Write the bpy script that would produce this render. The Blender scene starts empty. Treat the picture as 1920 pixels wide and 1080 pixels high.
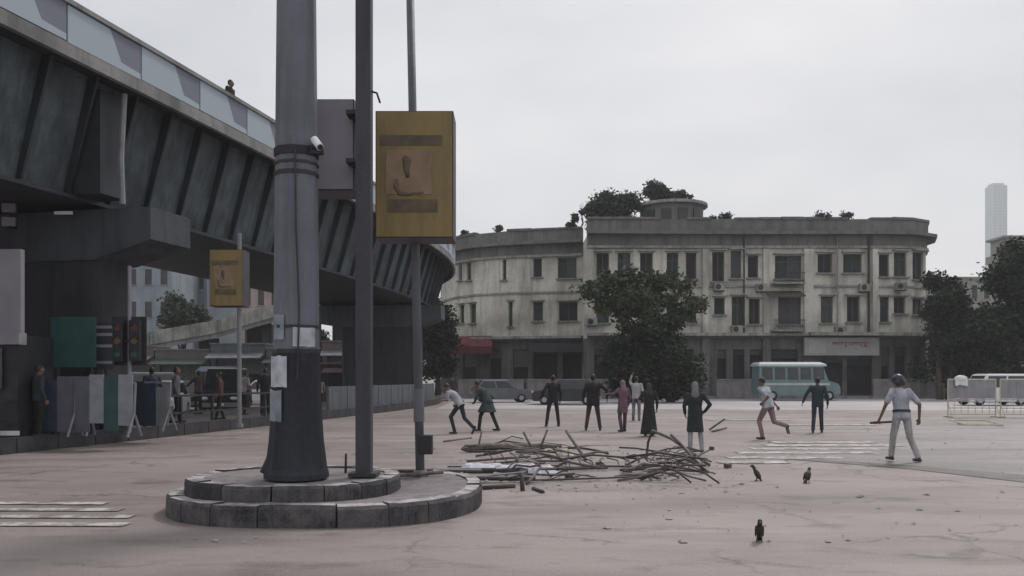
import bpy, math, random
from mathutils import Vector, Matrix
R = math.radians
rnd = random.Random(7)
scene = bpy.context.scene
COL = scene.collection

# ---------------------------------------------------------------- camera
CAMZ, FPX, HOR = 1.65, 1600.0, 708.0          # eye height, focal length in photo pixels, horizon row
cd = bpy.data.cameras.new('camera'); cam = bpy.data.objects.new('camera', cd); COL.objects.link(cam)
cam.location = (0, 0, CAMZ); cam.rotation_euler = (R(90), 0, 0)
cd.sensor_width = 36.0; cd.lens = 36.0 * FPX / 1920.0; cd.shift_y = (HOR - 540.0) / 1920.0
cd.clip_start = 0.05; cd.clip_end = 6000
scene.camera = cam

# ---------------------------------------------------------------- sky, sun, exposure
SUN_EL, SUN_AZ = 52.0, 35.0                   # azimuth clockwise from +Y (the view direction)
w = bpy.data.worlds.new('World'); scene.world = w; w.use_nodes = True
wn, wl = w.node_tree.nodes, w.node_tree.links
wn.clear()
wout = wn.new('ShaderNodeOutputWorld'); mixs = wn.new('ShaderNodeMixShader')
bg1 = wn.new('ShaderNodeBackground'); bg2 = wn.new('ShaderNodeBackground')
sky = wn.new('ShaderNodeTexSky'); sky.sky_type = 'NISHITA'; sky.sun_disc = False
sky.sun_elevation = R(SUN_EL); sky.sun_rotation = R(SUN_AZ); sky.dust_density = 4.0
bg1.inputs['Strength'].default_value = 0.10
wl.new(sky.outputs[0], bg1.inputs['Color'])
tc = wn.new('ShaderNodeTexCoord'); mp = wn.new('ShaderNodeMapping'); mp.inputs['Scale'].default_value = (1.0, 1.0, 2.6)
nz = wn.new('ShaderNodeTexNoise'); nz.inputs['Scale'].default_value = 2.1; nz.inputs['Detail'].default_value = 5; nz.inputs['Roughness'].default_value = 0.5
cr = wn.new('ShaderNodeValToRGB')
cr.color_ramp.elements[0].position = 0.30; cr.color_ramp.elements[0].color = (0.50, 0.515, 0.55, 1)
cr.color_ramp.elements[1].position = 0.70; cr.color_ramp.elements[1].color = (0.79, 0.775, 0.775, 1)
wl.new(tc.outputs['Generated'], mp.inputs['Vector']); wl.new(mp.outputs[0], nz.inputs['Vector'])
wl.new(nz.outputs['Fac'], cr.inputs[0]); wl.new(cr.outputs[0], bg2.inputs['Color'])
bg2.inputs['Strength'].default_value = 0.95
mixs.inputs[0].default_value = 0.90           # the cloud deck covers nine tenths of the blue
wl.new(bg1.outputs[0], mixs.inputs[1]); wl.new(bg2.outputs[0], mixs.inputs[2]); wl.new(mixs.outputs[0], wout.inputs['Surface'])
sl = bpy.data.lights.new('sun', 'SUN'); sl.energy = 1.5; sl.angle = R(10); sl.color = (1.0, 0.95, 0.9)
so = bpy.data.objects.new('sun', sl); COL.objects.link(so)
_d = Vector((math.sin(R(SUN_AZ)) * math.cos(R(SUN_EL)), math.cos(R(SUN_AZ)) * math.cos(R(SUN_EL)), math.sin(R(SUN_EL))))
so.rotation_euler = _d.to_track_quat('Z', 'Y').to_euler(); so.location = (20, 30, 60)
scene.view_settings.view_transform = 'Standard'; scene.view_settings.look = 'None'
scene.view_settings.exposure = 0.40; scene.view_settings.gamma = 1.0; scene.view_settings.use_curve_mapping = False
scene.render.engine = 'CYCLES'
scene.cycles.max_bounces = 6; scene.cycles.volume_bounces = 1; scene.cycles.use_denoising = True

# ---------------------------------------------------------------- helpers
def PX(px, Y): return (px - 960.0) * Y / FPX             # photo column -> world X at distance Y
def PZ(py, Y): return CAMZ + (HOR - py) * Y / FPX        # photo row -> world Z at distance Y
def GY(py, z=0.0): return (CAMZ - z) * FPX / (py - HOR)  # photo row of a point at height z -> distance

class MB:
    """Collects shapes and links them as one mesh object."""
    def __init__(s): s.v = []; s.f = []; s.m = []
    def add(s, vs, fs, mi=0):
        b = len(s.v); s.v += [tuple(p) for p in vs]; s.f += [tuple(i + b for i in f) for f in fs]; s.m += [mi] * len(fs)
    def box(s, c, d, rz=0.0, mi=0, taper=1.0):
        hx, hy, hz = d[0] / 2, d[1] / 2, d[2] / 2; vs = []
        for z, t in ((-hz, 1.0), (hz, taper)):
            for x, y in ((-hx, -hy), (hx, -hy), (hx, hy), (-hx, hy)):
                x2, y2 = x * t, y * t
                vs.append((c[0] + x2 * math.cos(rz) - y2 * math.sin(rz), c[1] + x2 * math.sin(rz) + y2 * math.cos(rz), c[2] + z))
        s.add(vs, [(3, 2, 1, 0), (4, 5, 6, 7), (0, 1, 5, 4), (1, 2, 6, 5), (2, 3, 7, 6), (3, 0, 4, 7)], mi); return s
    def ring_loft(s, rings, mi=0, caps=True):
        n = len(rings[0]); vs = [p for r in rings for p in r]; fs = []
        for k in range(len(rings) - 1):
            for i in range(n):
                j = (i + 1) % n
                fs.append((k * n + i, k * n + j, (k + 1) * n + j, (k + 1) * n + i))
        if caps: fs.append(tuple(range(n - 1, -1, -1))); fs.append(tuple((len(rings) - 1) * n + i for i in range(n)))
        s.add(vs, fs, mi); return s
    def cyl(s, p0, p1, r0, r1=None, n=10, mi=0):
        r1 = r0 if r1 is None else r1
        p0, p1 = Vector(p0), Vector(p1); a = (p1 - p0).normalized()
        u = a.orthogonal().normalized(); v = a.cross(u)
        rr = [[p + (u * math.cos(2 * math.pi * i / n) + v * math.sin(2 * math.pi * i / n)) * r for i in range(n)] for p, r in ((p0, r0), (p1, r1))]
        return s.ring_loft(rr, mi)
    def tube(s, pts, r, n=7, mi=0):
        pts = [Vector(p) for p in pts]; rings = []; u = None
        for i, p in enumerate(pts):
            a = (pts[min(i + 1, len(pts) - 1)] - pts[max(i - 1, 0)]).normalized()
            u = a.orthogonal().normalized() if u is None else (u - a * u.dot(a)).normalized()
            v = a.cross(u); ri = r[i] if isinstance(r, (list, tuple)) else r
            rings.append([p + (u * math.cos(2 * math.pi * k / n) + v * math.sin(2 * math.pi * k / n)) * ri for k in range(n)])
        return s.ring_loft(rings, mi)
    def cap(s, p0, p1, r0, r1, n=10):
        """round cone"""
        p0, p1 = Vector(p0), Vector(p1); a = p1 - p0
        a = a.normalized() if a.length > 1e-6 else Vector((0, 0, 1))
        u = a.orthogonal().normalized(); v = a.cross(u); rings = []
        for p, r, lats in ((p0, r0, (-80, -50, -20)), (p1, r1, (20, 50, 80))):
            for la in lats:
                c, sn = math.cos(R(la)) * r, math.sin(R(la)) * r
                rings.append([p + a * sn + (u * math.cos(2 * math.pi * i / n) + v * math.sin(2 * math.pi * i / n)) * c for i in range(n)])
        return s.ring_loft(rings)
    def ell(s, c, r, M=None, n=12, m=8):
        c = Vector(c); rings = []
        for k in range(m):
            la = math.pi * (k + 0.5) / m - math.pi / 2; ring = []
            for i in range(n):
                p = Vector((math.cos(la) * math.cos(2 * math.pi * i / n) * r[0], math.cos(la) * math.sin(2 * math.pi * i / n) * r[1], math.sin(la) * r[2]))
                ring.append(c + (M @ p if M else p))
            rings.append(ring)
        return s.ring_loft(rings)
    def prism(s, poly, z0, z1, mi=0):
        return s.ring_loft([[(x, y, z0) for x, y in poly], [(x, y, z1) for x, y in poly]], mi)
    def build(s, name, mats, parent=None, loc=None, smooth=False, rz=0.0):
        me = bpy.data.meshes.new(name); me.from_pydata(s.v, [], s.f); me.update()
        for mt in (mats if isinstance(mats, (list, tuple)) else [mats]): me.materials.append(mt)
        me.polygons.foreach_set('material_index', s.m)
        if smooth: me.polygons.foreach_set('use_smooth', [True] * len(s.f))
        return link(name, me, parent, loc, rz)

def link(name, me, parent=None, loc=None, rz=0.0):
    o = bpy.data.objects.new(name, me); COL.objects.link(o)
    if parent is not None: o.parent = parent
    if loc is not None: o.location = loc
    if rz: o.rotation_euler = (0, 0, rz)
    return o
def tag(o, label=None, cat=None, group=None, kind=None):
    if label: o['label'] = label
    if cat: o['category'] = cat
    if group: o['group'] = group
    if kind: o['kind'] = kind
    return o
def thing(name, label, cat, loc=(0, 0, 0), rz=0.0, group=None):
    o = link(name, None, None, loc, rz); o.empty_display_size = 0.2
    return tag(o, label, cat, group)
def copy_tree(o, parent=None):
    c = o.copy(); COL.objects.link(c); c.parent = parent
    for ch in o.children: copy_tree(ch, c)
    return c

MATS = {}
def mat(name, col, rough=0.8, var=0.25, scale=4.0, bump=0.0, metal=0.0, col2=None, stretch=None, spec=0.5, detail=5.0, trans=0.0):
    """procedural material: base colour broken up by noise, slight relief"""
    if name in MATS: return MATS[name]
    m = bpy.data.materials.new(name); m.use_nodes = True; nt = m.node_tree; N, L = nt.nodes, nt.links
    b = N['Principled BSDF']; b.inputs['Roughness'].default_value = rough; b.inputs['Metallic'].default_value = metal
    b.inputs['Specular IOR Level'].default_value = spec
    t = N.new('ShaderNodeTexCoord'); mpn = N.new('ShaderNodeMapping'); n = N.new('ShaderNodeTexNoise')
    n.inputs['Scale'].default_value = scale; n.inputs['Detail'].default_value = detail
    if stretch: mpn.inputs['Scale'].default_value = stretch
    L.new(t.outputs['Object'], mpn.inputs['Vector']); L.new(mpn.outputs[0], n.inputs['Vector'])
    rp = N.new('ShaderNodeValToRGB')
    c2 = col2 if col2 else tuple(min(1, c * (1 + var)) for c in col)
    c1 = col if col2 else tuple(c * (1 - var) for c in col)
    rp.color_ramp.elements[0].position = 0.33; rp.color_ramp.elements[0].color = (*c1, 1)
    rp.color_ramp.elements[1].position = 0.67; rp.color_ramp.elements[1].color = (*c2, 1)
    L.new(n.outputs['Fac'], rp.inputs[0]); L.new(rp.outputs[0], b.inputs['Base Color'])
    if bump:
        bp = N.new('ShaderNodeBump'); bp.inputs['Strength'].default_value = bump; bp.inputs['Distance'].default_value = 0.03
        n2 = N.new('ShaderNodeTexNoise'); n2.inputs['Scale'].default_value = scale * 6; n2.inputs['Detail'].default_value = 6
        L.new(mpn.outputs[0], n2.inputs['Vector']); L.new(n2.outputs['Fac'], bp.inputs['Height']); L.new(bp.outputs[0], b.inputs['Normal'])
    MATS[name] = m
    return m

def mat_stained(name, col, stain, amount=0.62, rough=0.9, sc=0.35):
    """old plaster: broad blotches, rain streaks and fine grain, each with its own shape"""
    m = bpy.data.materials.new(name); m.use_nodes = True; nt = m.node_tree; N, L = nt.nodes, nt.links
    b = N['Principled BSDF']; b.inputs['Roughness'].default_value = rough; b.inputs['Specular IOR Level'].default_value = 0.2
    t = N.new('ShaderNodeTexCoord'); last = None
    specs = (((1, 1, 1), sc, 0.42, 0.66, 1.0), ((1, 1, 0.10), sc * 4.5, 0.47, 0.66, 0.9), ((1, 1, 1), sc * 14, 0.45, 0.75, 0.55))
    col_sock = None
    for k, (st, s_, a, z, f) in enumerate(specs):
        mpn = N.new('ShaderNodeMapping'); mpn.inputs['Scale'].default_value = st; mpn.inputs['Location'].default_value = (k * 3.7, k * 1.3, k)
        n = N.new('ShaderNodeTexNoise'); n.inputs['Scale'].default_value = s_; n.inputs['Detail'].default_value = 7; n.inputs['Roughness'].default_value = 0.62
        rp = N.new('ShaderNodeMapRange'); rp.inputs['From Min'].default_value = a; rp.inputs['From Max'].default_value = z; rp.inputs['To Max'].default_value = f * amount
        L.new(t.outputs['Object'], mpn.inputs['Vector']); L.new(mpn.outputs[0], n.inputs['Vector']); L.new(n.outputs['Fac'], rp.inputs['Value'])
        mx = N.new('ShaderNodeMixRGB'); L.new(rp.outputs[0], mx.inputs['Fac'])
        if col_sock is None: mx.inputs['Color1'].default_value = (*col, 1)
        else: L.new(col_sock, mx.inputs['Color1'])
        mx.inputs['Color2'].default_value = (*[c * (1, 0.8, 1.3)[k] for c in stain], 1); col_sock = mx.outputs[0]; last = n
    L.new(col_sock, b.inputs['Base Color'])
    bp = N.new('ShaderNodeBump'); bp.inputs['Strength'].default_value = 0.35; bp.inputs['Distance'].default_value = 0.03
    L.new(last.outputs['Fac'], bp.inputs['Height']); L.new(bp.outputs[0], b.inputs['Normal'])
    MATS[name] = m
    return m

def mat_ground(name, base, light, dark, oil):
    m = bpy.data.materials.new(name); m.use_nodes = True; nt = m.node_tree; N, L = nt.nodes, nt.links
    b = N['Principled BSDF']; b.inputs['Roughness'].default_value = 0.62; b.inputs['Specular IOR Level'].default_value = 0.45
    t = N.new('ShaderNodeTexCoord')
    def noise(sc, st=(1, 1, 1), det=6, ro=0.6, off=0):
        mpn = N.new('ShaderNodeMapping'); mpn.inputs['Scale'].default_value = st; mpn.inputs['Location'].default_value = (off, off * 2, 0)
        n = N.new('ShaderNodeTexNoise'); n.inputs['Scale'].default_value = sc; n.inputs['Detail'].default_value = det; n.inputs['Roughness'].default_value = ro
        L.new(t.outputs['Object'], mpn.inputs['Vector']); L.new(mpn.outputs[0], n.inputs['Vector']); return n
    def rng(n, a, z, hi):
        r_ = N.new('ShaderNodeMapRange'); r_.inputs['From Min'].default_value = a; r_.inputs['From Max'].default_value = z; r_.inputs['To Max'].default_value = hi
        L.new(n.outputs['Fac'], r_.inputs['Value']); return r_.outputs[0]
    def mix(f, a, bcol):
        mx = N.new('ShaderNodeMixRGB'); L.new(f, mx.inputs['Fac'])
        if isinstance(a, tuple): mx.inputs['Color1'].default_value = (*a, 1)
        else: L.new(a, mx.inputs['Color1'])
        mx.inputs['Color2'].default_value = (*bcol, 1); return mx.outputs[0]
    c = mix(rng(noise(0.16, (0.6, 1.0, 1)), 0.38, 0.60, 1.0), base, light)      # broad dusty areas
    c = mix(rng(noise(0.55, (0.35, 1.2, 1), off=5), 0.46, 0.66, 0.85), c, dark)   # worn lanes
    c = mix(rng(noise(1.7, (0.5, 1.0, 1), off=9), 0.55, 0.70, 0.75), c, oil)       # stains
    c = mix(rng(noise(38, det=3, off=2), 0.45, 0.7, 0.35), c, light)              # grit
    c = mix(rng(noise(70, det=2, off=4), 0.5, 0.75, 0.45), c, oil)
    # cracks: thin broken lines along warped cell edges
    wn_ = noise(1.1, det=4, off=11); va = N.new('ShaderNodeVectorMath'); va.operation = 'MULTIPLY_ADD'; va.inputs[1].default_value = (1.4, 1.4, 0); L.new(wn_.outputs['Color'], va.inputs[0]); L.new(t.outputs['Object'], va.inputs[2])
    vo = N.new('ShaderNodeTexVoronoi'); vo.feature = 'DISTANCE_TO_EDGE'; vo.inputs['Scale'].default_value = 0.30; L.new(va.outputs[0], vo.inputs['Vector'])
    lt = N.new('ShaderNodeMapRange'); lt.inputs['From Min'].default_value = 0.004; lt.inputs['From Max'].default_value = 0.016; lt.inputs['To Min'].default_value = 0.5; lt.inputs['To Max'].default_value = 0.0; L.new(vo.outputs['Distance'], lt.inputs['Value'])
    ml = N.new('ShaderNodeMath'); ml.operation = 'MULTIPLY'; L.new(lt.outputs[0], ml.inputs[0]); L.new(rng(noise(0.35, off=21), 0.46, 0.56, 1.0), ml.inputs[1])
    c = mix(ml.outputs[0], c, tuple(x * .5 for x in oil))
    L.new(c, b.inputs['Base Color'])
    bp = N.new('ShaderNodeBump'); bp.inputs['Strength'].default_value = 0.5; bp.inputs['Distance'].default_value = 0.012
    L.new(noise(55, det=4).outputs['Fac'], bp.inputs['Height']); L.new(bp.outputs[0], b.inputs['Normal'])
    MATS[name] = m
    return m

def mat_worn_paint(name, paint, under, thr=0.5):
    m = bpy.data.materials.new(name); m.use_nodes = True; nt = m.node_tree; N, L = nt.nodes, nt.links
    b = N['Principled BSDF']; b.inputs['Roughness'].default_value = 0.7
    t = N.new('ShaderNodeTexCoord'); n = N.new('ShaderNodeTexNoise'); n.inputs['Scale'].default_value = 3.2; n.inputs['Detail'].default_value = 9; n.inputs['Roughness'].default_value = 0.72
    r_ = N.new('ShaderNodeMapRange'); r_.inputs['From Min'].default_value = thr - 0.05; r_.inputs['From Max'].default_value = thr + 0.08
    mx = N.new('ShaderNodeMixRGB'); mx.inputs['Color1'].default_value = (*paint, 1); mx.inputs['Color2'].default_value = (*under, 1)
    L.new(t.outputs['Object'], n.inputs['Vector']); L.new(n.outputs['Fac'], r_.inputs['Value']); L.new(r_.outputs[0], mx.inputs['Fac']); L.new(mx.outputs[0], b.inputs['Base Color'])
    MATS[name] = m
    return m

M_road = mat_ground('dusty road', (0.21, 0.178, 0.172), (0.32, 0.277, 0.266), (0.15, 0.128, 0.125), (0.075, 0.064, 0.066))
M_earth = mat_ground('earth', (0.20, 0.17, 0.15), (0.26, 0.22, 0.2), (0.14, 0.125, 0.115), (0.1, 0.09, 0.085))
M_asph = mat_ground('grey asphalt', (0.20, 0.182, 0.18), (0.28, 0.255, 0.25), (0.15, 0.138, 0.138), (0.10, 0.094, 0.094))
M_pave = mat_stained('pavement concrete', (0.34, 0.32, 0.31), (0.15, 0.14, 0.13), 0.5, 0.85, 1.0)
M_stripe = mat_worn_paint('worn white road paint', (0.50, 0.475, 0.47), (0.20, 0.168, 0.163), 0.475)
M_seam = mat('tar seam', (0.09, 0.08, 0.082), 0.6, 0.3, 3.0)
M_kerbdark = mat_stained('black kerb paint', (0.032, 0.034, 0.040), (0.09, 0.085, 0.088), 0.6, 0.75, 1.6)
M_conc = mat_stained('weathered concrete', (0.27, 0.27, 0.27), (0.10, 0.10, 0.10), 0.6, 0.9, 0.5)
M_concdark = mat_stained('dark concrete', (0.05, 0.053, 0.06), (0.03, 0.031, 0.034), 0.6, 0.9, 0.6)  # shared dark tone for the deck, columns and ramp piers
M_steel = mat_stained('girder paint', (0.105, 0.132, 0.15), (0.045, 0.05, 0.055), 0.85, 0.65, 0.8)
M_steeldark = mat('dark girder paint and rib shade', (0.03, 0.034, 0.041), 0.6, 0.25, 1.2)
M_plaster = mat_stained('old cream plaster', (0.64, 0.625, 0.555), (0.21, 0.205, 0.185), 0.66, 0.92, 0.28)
M_plaster2 = mat_stained('grey stained plaster and cornice shade', (0.19, 0.187, 0.18), (0.10, 0.10, 0.097), 0.7, 0.92, 0.4)
M_ledge = mat_stained('ledge plaster', (0.36, 0.355, 0.33), (0.12, 0.12, 0.115), 0.7, 0.92, 0.7)
M_dark = mat('dark interior', (0.022, 0.023, 0.026), 0.9, 0.3, 1.0)
M_glass = mat('dusty window glass', (0.03, 0.034, 0.038), 0.45, 0.35, 1.3)
M_wood = mat('faded window timber', (0.085, 0.09, 0.085), 0.8, 0.3, 6)
M_shut = mat('green louvre shutter', (0.036, 0.046, 0.044), 0.8, 0.3, 5)
M_rust = mat('rusty metal', (0.07, 0.053, 0.055), 0.85, 0.4, 9, 0.3)
M_rust2 = mat('brown bamboo', (0.125, 0.10, 0.097), 0.85, 0.35, 9)
M_grey = mat('grey painted metal', (0.20, 0.205, 0.225), 0.55, 0.15, 3)
M_black = mat('black paint', (0.022, 0.023, 0.027), 0.55, 0.3, 4)
M_white = mat('white paint', (0.72, 0.72, 0.73), 0.5, 0.08, 3)
M_rubber = mat('rubber', (0.02, 0.02, 0.021), 0.85, 0.2, 8)
M_chrome = mat('dull rim metal', (0.4, 0.4, 0.42), 0.4, 0.1, 4, metal=0.7)
M_carglass = mat('car glass', (0.03, 0.035, 0.04), 0.08, 0.2, 2)

# ================================================================ GROUND
def sheet(name, poly, z, m, kind='structure'):
    b = MB(); b.add([(x, y, z) for x, y in poly], [tuple(range(len(poly)))]); return tag(b.build(name, m), kind=kind)
sheet('ground', [(-1500, -300), (1500, -300), (1500, 1500), (-1500, 1500)], 0.0, M_earth)
sheet('road', [(-70, -25), (90, -25), (90, 66.5), (-70, 66.5)], 0.004, M_road)
# greyer asphalt beyond the tar seam on the right
M_lane = mat_ground('pale lane', (0.36, 0.34, 0.36), (0.46, 0.44, 0.46), (0.29, 0.27, 0.28), (0.2, 0.19, 0.19))
sheet('pale_lane', [(-4, 45), (20, 43), (60, 40), (90, 38), (90, 66.3), (-4.2, 66.3)], 0.008, M_lane)  # paler sheet over the far stretch of the road
seam = [(4.9, 17.9), (5.6, 17.1), (6.4, 16.2), (7.15, 15.3), (7.6, 14.3), (8.05, 13.35), (8.7, 12.0)]
sheet('asphalt_patch', seam + [(30, 9), (45, 30), (30, 36), (16, 33), (9, 22.5)], 0.008, M_asph)
b = MB()
for i in range(len(seam) - 1):
    (x0, y0), (x1, y1) = seam[i], seam[i + 1]
    w0, w1 = 0.10 + 0.13 * i, 0.10 + 0.13 * (i + 1)
    b.add([(x0, y0, .012), (x1, y1, .012), (x1 + w1, y1 + w1, .012), (x0 + w0, y0 + w0, .012)], [(0, 1, 2, 3)])
tag(b.build('tar_seam', M_seam), kind='structure')
# worn zebra crossing
for py, a, z, th in ((868, 1345, 1478, .42), (859, 1362, 1576, .5), (850, 1382, 1640, .5), (842.5, 1408, 1660, .55), (836, 1432, 1690, .6), (830.5, 1450, 1640, .6), (797, 1470, 1640, .7), (788, 1330, 1480, .7)):
    Y = GY(py); b = MB(); x0, x1 = PX(a, Y), PX(z, Y); n = 9
    xs = [x0 + (x1 - x0) * i / n for i in range(n + 1)]
    lo = [(x, Y - th / 2 + rnd.uniform(-.05, .05), .016) for x in xs]; hi = [(x, Y + th / 2 + rnd.uniform(-.05, .05), .016) for x in xs]
    b.add(lo + hi, [(i, i + 1, n + 2 + i, n + 1 + i) for i in range(n)])
    tag(b.build('crossing_stripe', M_stripe), kind='structure')
for py, a, z in ((945, -40, 200), (957, -60, 230), (970, -90, 250), (985, -110, 240)):
    Y = GY(py); b = MB(); b.add([(PX(a, Y), Y - .1, .016), (PX(z, Y), Y - .14, .016), (PX(z, Y), Y + .1, .016), (PX(a, Y), Y + .1, .016)], [(0, 1, 2, 3)])
    tag(b.build('lane_stripe', M_stripe), kind='structure')
# far pavement with its kerb
b = MB(); b.box((32, 86, 0.07), (160, 38.6, 0.14)); tag(b.build('pavement', M_pave), kind='structure')
kp = tag(link('kerb', None), kind='structure')
b = MB(); b.box((0, 0, 0.08), (1.96, 0.22, 0.16)); kme = b.build('kerb_stone', M_conc, kp, (-15, 66.56, 0)).data
for i in range(1, 48): link('kerb_stone', kme, kp, (-15 + 2 * i, 66.56 + rnd.uniform(-.015, .015), rnd.uniform(-.01, .01)))

# ================================================================ FLYOVER
CTRL = [(-14.2, 7), (-12.6, 13.5), (-11, 20), (-9.6, 26), (-8.2, 32.5), (-7.0, 38.5), (-6.05, 44), (-5.4, 49), (-5.2, 54), (-5.75, 60), (-7.6, 67)]
def catmull(P, step=1.0):
    out = []
    P2 = [Vector(P[0]) * 2 - Vector(P[1])] + [Vector(p) for p in P] + [Vector(P[-1]) * 2 - Vector(P[-2])]
    for i in range(1, len(P2) - 2):
        n = max(2, int((P2[i + 1] - P2[i]).length / step))
        for k in range(n):
            t = k / n; a, b_, c, d = P2[i - 1], P2[i], P2[i + 1], P2[i + 2]
            out.append(0.5 * ((2 * b_) + (-a + c) * t + (2 * a - 5 * b_ + 4 * c - d) * t * t + (-a + 3 * b_ - 3 * c + d) * t ** 3))
    return out + [P2[-2]]
PATH = catmull(CTRL, 0.5)
ARC = [0.0]
for i in range(1, len(PATH)): ARC.append(ARC[-1] + (PATH[i] - PATH[i - 1]).length)
def station(s):
    s = max(0, min(ARC[-1], s)); i = 0
    while i < len(ARC) - 2 and ARC[i + 1] < s: i += 1
    t = (s - ARC[i]) / (ARC[i + 1] - ARC[i]); p = PATH[i].lerp(PATH[i + 1], t)
    a, b_ = PATH[max(0, i - 1)], PATH[min(len(PATH) - 1, i + 2)]; T = (b_ - a).normalized()
    return p, T, Vector((T.y, -T.x))
def station_at_y(y):
    for i in range(len(PATH) - 1):
        if PATH[i].y <= y <= PATH[i + 1].y: return ARC[i] + (ARC[i + 1] - ARC[i]) * (y - PATH[i].y) / (PATH[i + 1].y - PATH[i].y)
    return 0
def sweep(name, sec, m, parent, s0=0, s1=None, step=1.0, zf=None):
    s1 = ARC[-1] if s1 is None else s1; n = max(1, int((s1 - s0) / step)); b = MB(); rings = []
    for k in range(n + 1):
        p, T, N = station(s0 + (s1 - s0) * k / n); dz = zf(s0 + (s1 - s0) * k / n) if zf else 0
        rings.append([(p.x + N.x * q, p.y + N.y * q, z + dz) for q, z in sec])
    b.ring_loft(rings); return b.build(name, m, parent)
fly = thing('flyover', 'dark steel box girder flyover on concrete piers with pale patched parapet', 'flyover')
M_par = bpy.data.materials.new('parapet patches'); M_par.use_nodes = True
_n, _l = M_par.node_tree.nodes, M_par.node_tree.links
_t = _n.new('ShaderNodeTexCoord'); _m = _n.new('ShaderNodeMapping'); _m.inputs['Scale'].default_value = (0.42, 0.42, 0.75); _m.inputs['Rotation'].default_value = (R(24), R(18), 0)
_v = _n.new('ShaderNodeTexVoronoi'); _v.inputs['Scale'].default_value = 1.3; _r = _n.new('ShaderNodeValToRGB'); _r.color_ramp.interpolation = 'CONSTANT'
_r.color_ramp.elements[0].color = (0.33, 0.39, 0.44, 1); _r.color_ramp.elements[1].position = 0.62; _r.color_ramp.elements[1].color = (0.15, 0.165, 0.20, 1)
_e = _r.color_ramp.elements.new(0.38); _e.color = (0.25, 0.29, 0.345, 1)
_s = _n.new('ShaderNodeSeparateColor')
_l.new(_t.outputs['Object'], _m.inputs[0]); _l.new(_m.outputs[0], _v.inputs['Vector']); _l.new(_v.outputs['Color'], _s.inputs[0]); _l.new(_s.outputs[0], _r.inputs[0])
_l.new(_r.outputs[0], _n['Principled BSDF'].inputs['Base Color']); _n['Principled BSDF'].inputs['Roughness'].default_value = 0.7
ZB, ZT = 6.1, 8.85
sweep('girder', [(0, ZB), (0.72, ZT), (-6.7, ZT), (-6.0, ZB)], M_steel, fly)
sweep('bottom_flange', [(0.16, ZB - 0.10), (0.16, ZB - 0.004), (-6.16, ZB - 0.004), (-6.16, ZB - 0.10)], M_steeldark, fly)
sweep('deck', [(1.42, ZT + 0.004), (1.42, ZT + 0.26), (-7.4, ZT + 0.26), (-7.4, ZT + 0.004)], M_concdark, fly)
sweep('edge_beam', [(1.56, ZT - 0.16), (1.56, ZT + 0.14), (1.424, ZT + 0.14), (1.424, ZT - 0.16)], M_conc, fly)
b = MB(); b.add([(0.0, -.035, ZB + .02), (0.16, -.035, ZB + .02), (0.98, -.035, ZT - .02), (0.72, -.035, ZT - .02), (0.0, .035, ZB + .02), (0.16, .035, ZB + .02), (0.98, .035, ZT - .02), (0.72, .035, ZT - .02)],
      [(0, 1, 2, 3), (7, 6, 5, 4), (0, 4, 5, 1), (1, 5, 6, 2), (2, 6, 7, 3), (3, 7, 4, 0)])
sme = None; s = 1.0
while s < ARC[-1] - 1:
    p, T, N = station(s); a = math.atan2(N.y, N.x)
    if sme is None: sme = b.build('stiffener', M_steeldark, fly, (p.x, p.y, 0), rz=a).data  # shadow at the ribs put into their darker colour
    else: link('stiffener', sme, fly, (p.x, p.y, 0), a)
    s += 1.45
b = MB(); b.box((1.50, 0, ZT + 0.56), (0.13, 2.42, 0.82)); pme = None; s = 1.3
while s < ARC[-1] - 1:
    p, T, N = station(s); a = math.atan2(N.y, N.x)
    if pme is None: pme = b.build('parapet_panel', M_par, fly, (p.x, p.y, 0), rz=a).data
    else: link('parapet_panel', pme, fly, (p.x, p.y, rnd.uniform(-.02, .02)), a)
    s += 2.46
sweep('parapet_coping', [(1.62, ZT + 0.985), (1.62, ZT + 1.09), (1.38, ZT + 1.09), (1.38, ZT + 0.985)], M_conc, fly)
sweep('inner_parapet', [(-7.3, ZT + 0.26), (-7.3, ZT + 1.05), (-7.45, ZT + 1.05), (-7.45, ZT + 0.26)], M_conc, fly)
# expansion joint block at the near pier, drain pipe
def pier(y, colw, cold, cap_out, cap_in, colo):
    s_ = station_at_y(y); p, T, N = station(s_); a = math.atan2(N.y, N.x)
    def L(q, t, z): return (p.x + N.x * q + T.x * t, p.y + N.y * q + T.y * t, z)
    b = MB(); rings = []
    for q, zl in ((cap_out, 5.08), (colo, 4.62), (colo - colw, 4.62), (cap_in, 5.08)):
        rings.append([L(q, -.82, zl), L(q, .82, zl), L(q, .82, 5.88), L(q, -.82, 5.88)])
    b.ring_loft(rings); b.build('pier_cap', M_conc2, fly)
    b = MB(); rr = .25; poly = []
    for cx, cy, a0 in ((colo - rr, cold / 2 - rr, 0), (colo - colw + rr, cold / 2 - rr, 90), (colo - colw + rr, -cold / 2 + rr, 180), (colo - rr, -cold / 2 + rr, 270)):
        for k in range(4):
            t_ = R(a0 + 30 * k); poly.append((cx + rr * math.cos(t_), cy + rr * math.sin(t_)))
    b.ring_loft([[L(q, t, z) for q, t in poly] for z in (0.05, 4.9)]); b.build('pier_column', M_concdark, fly)
    for q in (-1.0, -5.0):
        b = MB(); c = L(q, 0, 5.935); b.box(c, (.7, .7, .16), a); b.build('bearing', M_steeldark, fly)
M_conc2 = mat_stained('pier cap concrete', (0.085, 0.094, 0.108), (0.042, 0.046, 0.053), 0.55, 0.9, 0.7)
pier(22.3, 4.6, 1.5, 1.75, -8.0, 0.1)
pier(50.5, 4.6, 1.6, 1.2, -7.6, -0.1)
p, T, N = station(station_at_y(21.2)); a = math.atan2(N.y, N.x)
b = MB(); b.box((p.x + N.x * .55, p.y + N.y * .55, 7.35), (.75, .9, 2.5), a); b.build('diaphragm', M_steeldark, fly)
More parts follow.
